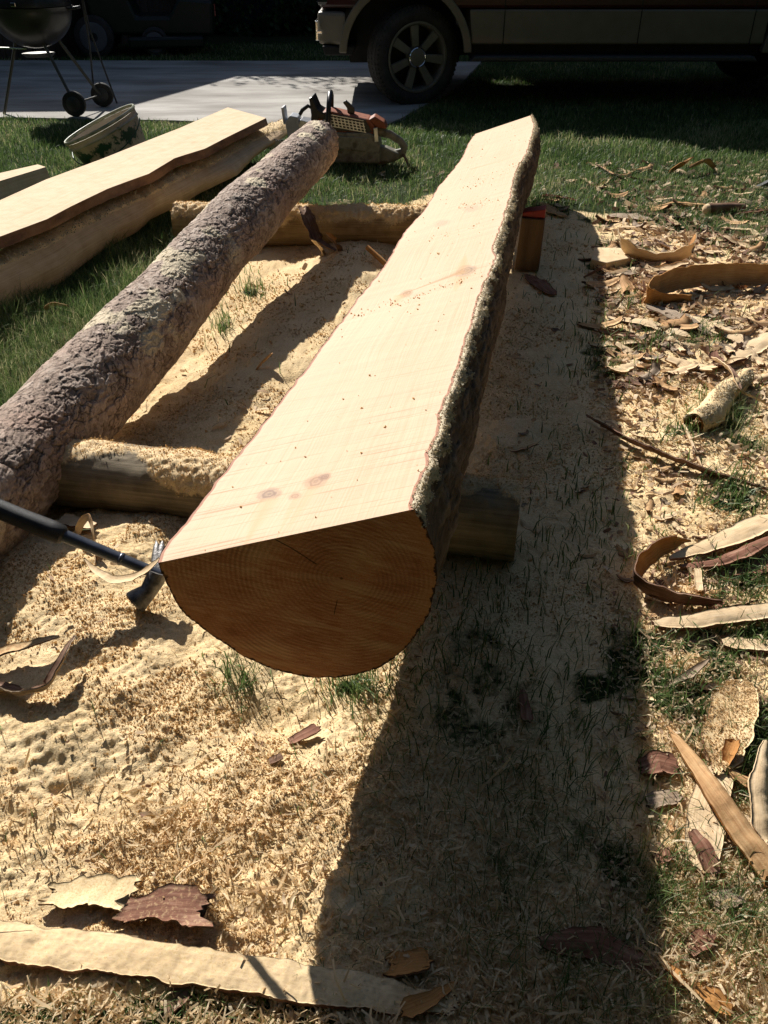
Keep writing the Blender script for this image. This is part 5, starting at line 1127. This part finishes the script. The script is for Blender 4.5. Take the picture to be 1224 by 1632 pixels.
def wheel(cx, cy, out, steer):
    wr = bpy.data.objects.new('wheel', None); COL.objects.link(wr); wr.parent = t_t; wr.location = (cx, cy, .405); wr.rotation_euler = (0, 0, R(steer))
    f = out
    pr_ = [(.285, .115), (.30, .128), (.345, .135), (.385, .125), (.402, .105), (.405, .09), (.405, -.09), (.402, -.105), (.385, -.125), (.345, -.135), (.30, -.128), (.285, -.115), (.27, -.10), (.27, .10), (.285, .115)]
    MB().lathe(pr_, axis='y', n=64).build('tyre', M_TYRE, wr, smooth=True)
    tr = MB()
    for k in range(64):
        a = 2 * math.pi * k / 64
        for j, yy in enumerate((-.085, -.045, 0, .045, .085)):
            a2 = a + (j % 2) * math.pi / 64
            tr.box((.4055 * math.cos(a2), yy, .4055 * math.sin(a2)), (.007, .034, .028), (0, -math.degrees(a2), 12 * (1 if j % 2 else -1)))
    for k in range(64):
        a = 2 * math.pi * k / 64; tr.box((.389 * math.cos(a), f * -.1235, .389 * math.sin(a)), (.022, .006, .016), (0, -math.degrees(a), 0))
    tr.build('tread', M_TYRE, wr)
    y = -.118 if f > 0 else .118
    s_ = -1 if f > 0 else 1
    rim = [(.286, s_ * .115), (.287, s_ * .128), (.272, s_ * .130), (.262, s_ * .118), (.252, s_ * .09), (.245, s_ * -.09), (.25, s_ * -.1)]
    MB().lathe(rim, axis='y', n=64).build('rim', M_RIMM, wr, smooth=True)
    spk = MB()
    for k in range(7):
        a = R(97) + 2 * math.pi * k / 7; c, s2 = math.cos(a), math.sin(a)
        def pt(r_, w_, y_): return (r_ * c - w_ * s2, y_, r_ * s2 + w_ * c)
        V = [pt(.085, -.030, s_ * .105), pt(.085, .030, s_ * .105), pt(.258, .040, s_ * .118), pt(.258, -.040, s_ * .118), pt(.085, -.030, s_ * .06), pt(.085, .030, s_ * .06), pt(.258, .040, s_ * .085), pt(.258, -.040, s_ * .085)]
        spk.add(V, [(0, 1, 2, 3), (7, 6, 5, 4), (0, 4, 5, 1), (1, 5, 6, 2), (2, 6, 7, 3), (3, 7, 4, 0)])
    spk.build('spokes', M_RIMM, wr, bevel=.006)
    MB().lathe([(0, s_ * .128), (.06, s_ * .127), (.078, s_ * .12), (.084, s_ * .10), (.095, s_ * .06), (.0, s_ * .05)], axis='y', n=40).build('hub', M_RIMM, wr, smooth=True)
    MB().lathe([(.070, s_ * .1255), (.0755, s_ * .131), (.082, s_ * .126), (.0835, s_ * .115)], axis='y', n=40).build('hub_ring', M_CHR, wr, smooth=True)
    MB().lathe([(0, s_ * -.02), (.25, s_ * -.02), (.25, s_ * -.03), (0, s_ * -.03)], axis='y', n=40).build('brake_disc', M_DRK, wr)
wheel(0, .06 + .125, 1, 21); wheel(WB, .06 + .10, 1, 0); wheel(0, 1.98 - .16, -1, 16); wheel(WB, 1.98 - .16, -1, 0)

# ------------------------------------------------------------------ kettle grill
gc = (at(20, 190, 0) + at(150, 175, 0)) / 2
t_g = thing('kettle_grill', 'black kettle barbecue on splayed legs with two wheels at the driveway edge', 'barbecue', (-2.98, 8.22, .022), R(0))
M_ENAM = simple('black_enamel', (.006, .006, .006), (.012, .012, .012), 8, .4, coat=.15, bmp=0)
M_LEG = simple('leg_aluminium', (.07, .066, .06), (.10, .095, .085), 10, .45, metal=.6)
bw = [(.34 * math.sin(a), .80 - .30 * math.cos(a)) for a in np.linspace(0.02, math.pi / 2, 18)]
MB().lathe(bw + [(.345, .81), (.335, .81), (.02, .52)], n=56).build('bowl', M_ENAM, t_g, smooth=True)
ld = [(.342 * math.cos(a), .815 + .27 * math.sin(a)) for a in np.linspace(0, math.pi / 2 - .02, 18)]
MB().lathe(ld, n=56).build('lid', M_ENAM, t_g, smooth=True)
MB().tube([(-.07, 0, 1.09), (-.05, 0, 1.13), (.05, 0, 1.13), (.07, 0, 1.09)], .011, 10).build('lid_handle', M_BLK, t_g, smooth=True)
MB().box((.0, -.345, .84), (.04, .012, .03)).build('badge', M_CHR, t_g, bevel=.004)
MB().tube([(.33, -.05, .79), (.41, -.05, .80), (.41, .05, .80), (.33, .05, .79)], .011, 10).build('side_handle', M_BLK, t_g, smooth=True)
for e in [((-.16, -.05, .55), (-.37, -.12, .0)), ((.10, -.12, .55), (.30, -.22, .10)), ((.16, .10, .55), (.40, .22, .10))]:
    MB().tube([e[0], e[1]], .013, 12).build('leg', M_LEG, t_g, smooth=True)
MB().tube([(-.42, -.10, .515), (-.06, -.10, .505)], .007, 8).build('vent_lever', M_CHR, t_g, smooth=True)
MB().lathe([(.0, .43), (.11, .435), (.14, .46), (.13, .46), (0, .445)], n=30).build('ash_tray', M_LEG, t_g, smooth=True)
MB().tube([(.30, -.25, .10), (.41, .26, .10)], .008, 10).build('axle', M_LEG, t_g, smooth=True)
for p_ in ((.305, -.245, .10), (.41, .25, .10)):
    wo = MB().lathe([(.04, -.022), (.07, -.026), (.095, -.022), (.10, -.012), (.10, .012), (.095, .022), (.07, .026), (.04, .022), (.0, .018), (0, -.018), (.04, -.022)], c=p_, axis='y', n=36).build('wheel', M_TYRE, t_g, smooth=True)
    MB().lathe([(.0, -.030), (.055, -.029), (.062, -.024)], c=p_, axis='y', n=30).build('hubcap', simple('hub_grey', (.03, .03, .03), (.05, .05, .05), 10, .5), wo, smooth=True)
# thin tripod stand beside the grill
t_st = thing('folding_stand', 'thin dark folding stand with a shiny top beside the barbecue', 'stand', (-2.60, 8.6, .022))
MB().tube([(-.04, 0, .95), (-.02, 0, .6), (.10, .05, .0)], .008, 8).build('leg', M_DKM, t_st, smooth=True)
MB().tube([(-.04, 0, .95), (-.05, .02, .5), (-.12, .1, .0)], .008, 8).build('leg', M_DKM, t_st, smooth=True)
MB().tube([(-.10, 0, .955), (-.06, 0, .968), (-.01, 0, .968), (.02, 0, .95)], .011, 8).build('top_bar', M_CHR, t_st, smooth=True)

# ------------------------------------------------------------------ riding mower in the dark
t_m = thing('riding_mower', 'dark riding mower with a pale hub wheel standing beyond the driveway', 'mower', (-2.95, 12.35, 0), R(8))
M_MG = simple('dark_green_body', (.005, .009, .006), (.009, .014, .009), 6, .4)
MB().prism([(-.75, .25), (.75, .22), (.78, .62), (.35, .66), (.2, .45), (-.2, .45), (-.3, .75), (-.8, .75)], .1, .85).build('body', M_MG, t_m, bevel=.04)
MB().box((.15, .45, .17), (.95, 1.1, .13)).build('cutting_deck', M_MG, t_m, bevel=.03)
MB().box((-.35, .47, .82), (.40, .42, .10)).box((-.52, .47, 1.02), (.09, .42, .36), (0, -8, 0)).build('seat', M_BLP, t_m, bevel=.03)
MB().tube([(.30, .47, .62), (.10, .47, .95)], .018, 10).build('steering_column', M_BLP, t_m, smooth=True)
MB().box((.79, .3, .50), (.02, .05, .14)).build('reflector', simple('red_lens', (.22, .012, .02), (.3, .02, .03), 9, .2), t_m, bevel=.004)
M_HUBW = simple('pale_hub', (.08, .085, .095), (.11, .115, .125), 9, .5)
for (x_, y_, r_) in ((0.0, .02, .17), (0.0, .95, .17), (-.75, .02, .24), (-.75, .95, .24)):
    wo = MB().lathe([(r_ * .55, -.06), (r_ * .85, -.07), (r_, -.05), (r_, .05), (r_ * .85, .07), (r_ * .55, .06), (0, .05), (0, -.05), (r_ * .55, -.06)], c=(x_, y_, r_), axis='y', n=32).build('wheel', M_TYRE, t_m, smooth=True)
    MB().lathe([(r_ * .22, -.075), (r_ * .5, -.078), (r_ * .68, -.074), (r_ * .70, -.066)], c=(x_, y_, r_), axis='y', n=32).build('hub', M_HUBW, wo, smooth=True)

# ------------------------------------------------------------------ shed and hedge that close the far side
M_SHED = simple('dark_stained_boards', (.035, .022, .016), (.07, .045, .032), 8, .8, vs=(1, 1, .1), bmp=.3)
M_ROOF = simple('shed_roof_felt', (.04, .04, .042), (.07, .07, .07), 12, .9)
t_sh = thing('garden_shed', 'dark stained wooden shed beyond the barbecue in deep shade', 'shed', (-4.35, 11.85, 0), R(-20))
for i in range(30): pass
wl = MB()
for i in range(24): wl.box((-.15 - i * .2, .02, 1.35), (.188, .03, 2.7))
for i in range(20): wl.box((-.03, .15 + i * .2, 1.35), (.03, .188, 2.7))
wl.box((-2.5, 4.05, 1.35), (4.9, .05, 2.7)); wl.box((-4.9, 2.05, 1.35), (.05, 3.9, 2.7)); wl.box((-2.45, 2.05, 1.35), (4.7, 3.8, 2.66))
wl.build('wall', M_SHED, t_sh)
MB().prism([(-5.1, 2.7), (.22, 2.7), (.22, 2.78), (-2.4, 3.6), (-5.1, 2.78)], -.2, 4.3).build('roof', M_ROOF, t_sh)
MB().box((-2.2, -.01, 1.05), (.95, .03, 2.05)).build('door', M_SHED, t_sh, bevel=.005)
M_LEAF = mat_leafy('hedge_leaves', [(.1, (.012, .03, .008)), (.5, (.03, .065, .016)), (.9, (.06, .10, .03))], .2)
def leaf_cloud(P, size, tone):
    n = len(P); q, _ = np.linalg.qr(RNG.normal(0, 1, (n, 3, 3))); Q = np.array([[-.5, 0, 0], [0, -.28, .04], [.5, 0, 0], [0, .28, .04]])
    V = (np.einsum('nij,kj->nki', q, Q) * size[:, None, None] + P[:, None]).reshape(-1, 3); return mesh_np('leaves', V, (np.arange(n)[:, None] * 4 + [0, 1, 2, 3]), M_LEAF, attrs={'tone': np.repeat(tone, 4)}, smooth=False)
hedge = thing('hedge', 'dense dark hedge closing the yard far behind the truck', 'hedge', (2.5, 15.8, 0))
n = 110000; hx = RNG.uniform(-11, 11, n); hyy = RNG.uniform(-.9, .9, n); hz = RNG.uniform(0, 1, n) ** .9 * (4.0 + .9 * fbm(hx, hx * 0, 1.0, 3, 4))
hyy = hyy * (1 + .25 * (fbm(hx, hz, 1.6, 3, 9) - .5) * 2)
link('foliage', leaf_cloud(np.stack([hx, hyy, hz], -1), RNG.uniform(.05, .12, n), np.clip(RNG.normal(.45, .2, n), 0, 1)), hedge)
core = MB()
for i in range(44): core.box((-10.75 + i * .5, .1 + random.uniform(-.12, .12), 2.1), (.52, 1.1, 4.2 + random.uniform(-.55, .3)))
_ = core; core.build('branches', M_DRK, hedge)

# ------------------------------------------------------------------ conifers added: side and rear ones block sky, far ones cast shade
M_TRUNK = simple('conifer_trunk', (.05, .035, .025), (.12, .085, .06), 12, .9, vs=(1, 1, .2), bmp=.5)
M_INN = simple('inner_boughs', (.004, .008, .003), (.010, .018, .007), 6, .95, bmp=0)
n = 26000; u = RNG.uniform(0, 1, n) ** 1.4; a = RNG.uniform(0, 2 * np.pi, n)
layer = .72 + .28 * np.abs(np.sin(u * 34 + 2 * np.sin(a * 3)))
rr_ = (1 - u) * 2.35 * layer * RNG.uniform(.8, 1.06, n) + .05
me_l = leaf_cloud(np.stack([np.cos(a) * rr_, np.sin(a) * rr_, .3 + u * 8.7 - rr_ * .12], -1), RNG.uniform(.12, .26, n), np.clip(RNG.normal(.42, .22, n), 0, 1))
def conifer(x_, y_, k_, label, first=[None]):
    t_ = thing('added_conifer', label, 'conifer', (x_, y_, 0), random.uniform(0, 6), 'conifers added around the yard to block sky and sun'); t_.scale = (k_, k_, k_)
    if first[0] is None:
        a_ = MB().lathe([(.19, -.1), (.16, 1), (.10, 5), (.02, 8.9)], n=12).build('trunk', M_TRUNK, t_, smooth=True)
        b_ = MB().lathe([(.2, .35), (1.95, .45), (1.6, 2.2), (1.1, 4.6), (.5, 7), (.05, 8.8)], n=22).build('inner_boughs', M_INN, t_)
        c_ = link('foliage', me_l, t_); first[0] = (a_, b_, c_)
    else:
        for q_ in first[0]:
            c_ = q_.copy(); COL.objects.link(c_); c_.parent = t_
for x_, y_, k_, lb in [(-3.0, 17.0, .82, 'dark conifer added for shade behind the hedge, just left of the truck'), (-1.1, 17.4, 1.05, 'dark conifer added for shade behind the hedge, beyond the truck bonnet'), (.9, 17.2, 1.1, 'dark conifer added for shade behind the hedge, beyond the truck cab front'), (2.9, 17.6, 1.15, 'dark conifer added for shade behind the hedge, beyond the truck doors'), (5.2, 17.4, 1.15, 'dark conifer added for shade behind the hedge, beyond the truck bed'), (8.4, 17.6, 1.1, 'rightmost dark conifer added for shade behind the hedge'),
                      (-9.5, 8.5, 1.0, 'unseen conifer added left of the shed to block sky light'), (-8.6, 3.5, 1.1, 'unseen conifer added at the left side of the lawn to block sky light'), (-8, -1.5, 1.15, 'unseen conifer added to the left behind the viewer to block sky light'), (-4.2, -4.6, 1.25, 'unseen conifer added behind the viewer, left of centre, to block sky light'),
                      (0, -5.6, 1.3, 'unseen conifer added straight behind the viewer to block sky light'), (4.2, -4.8, 1.25, 'unseen conifer added behind the viewer, right of centre, to block sky light'), (8, -1.2, 1.15, 'unseen conifer added to the right behind the viewer to block sky light'), (9, 3.4, 1.1, 'unseen conifer added at the right side of the lawn to block sky light'), (10, 7.8, 1.1, 'unseen conifer added at the right beyond the lawn to block sky light')]:
    conifer(x_, y_, k_, lb)

# ------------------------------------------------------------------ unseen broad tree added behind the viewer to block overhead sky
t_ = thing('sky_blocking_tree', 'unseen broad leafy tree added behind the viewer, its crown blocking sky light over the near yard', 'tree', (-1.5, -4.6, 0))
MB().tube([(0, 0, -.1), (.05, .1, 1.5), (-.1, .2, 3.2), (.1, .5, 5.2)], [.34, .27, .24, .15], 14).tube([(-.1, .2, 3.0), (-1.2, .8, 4.4), (-2.4, 1.4, 5.4)], [.16, .12, .05], 10).tube([(-.05, .2, 3.2), (1.3, .8, 4.6), (2.8, 1.6, 5.6)], [.16, .12, .05], 10).build('trunk', M_TRUNK, t_, smooth=True)
n = 42000; q = RNG.normal(0, 1, (n, 3)); q /= np.linalg.norm(q, axis=1)[:, None]; q *= (RNG.uniform(.25, 1, n) ** .45)[:, None]
lump = .8 + .35 * fbm(q[:, 0] * 2 + 9, q[:, 1] * 2 + q[:, 2], 1.6, 3, 3)
Pq = q * lump[:, None] * [7.0, 4.4, 1.9] + [1.6, .6, 6.9]
link('crown', leaf_cloud(Pq, RNG.uniform(.14, .30, n), np.clip(RNG.normal(.45, .22, n), 0, 1)), t_)
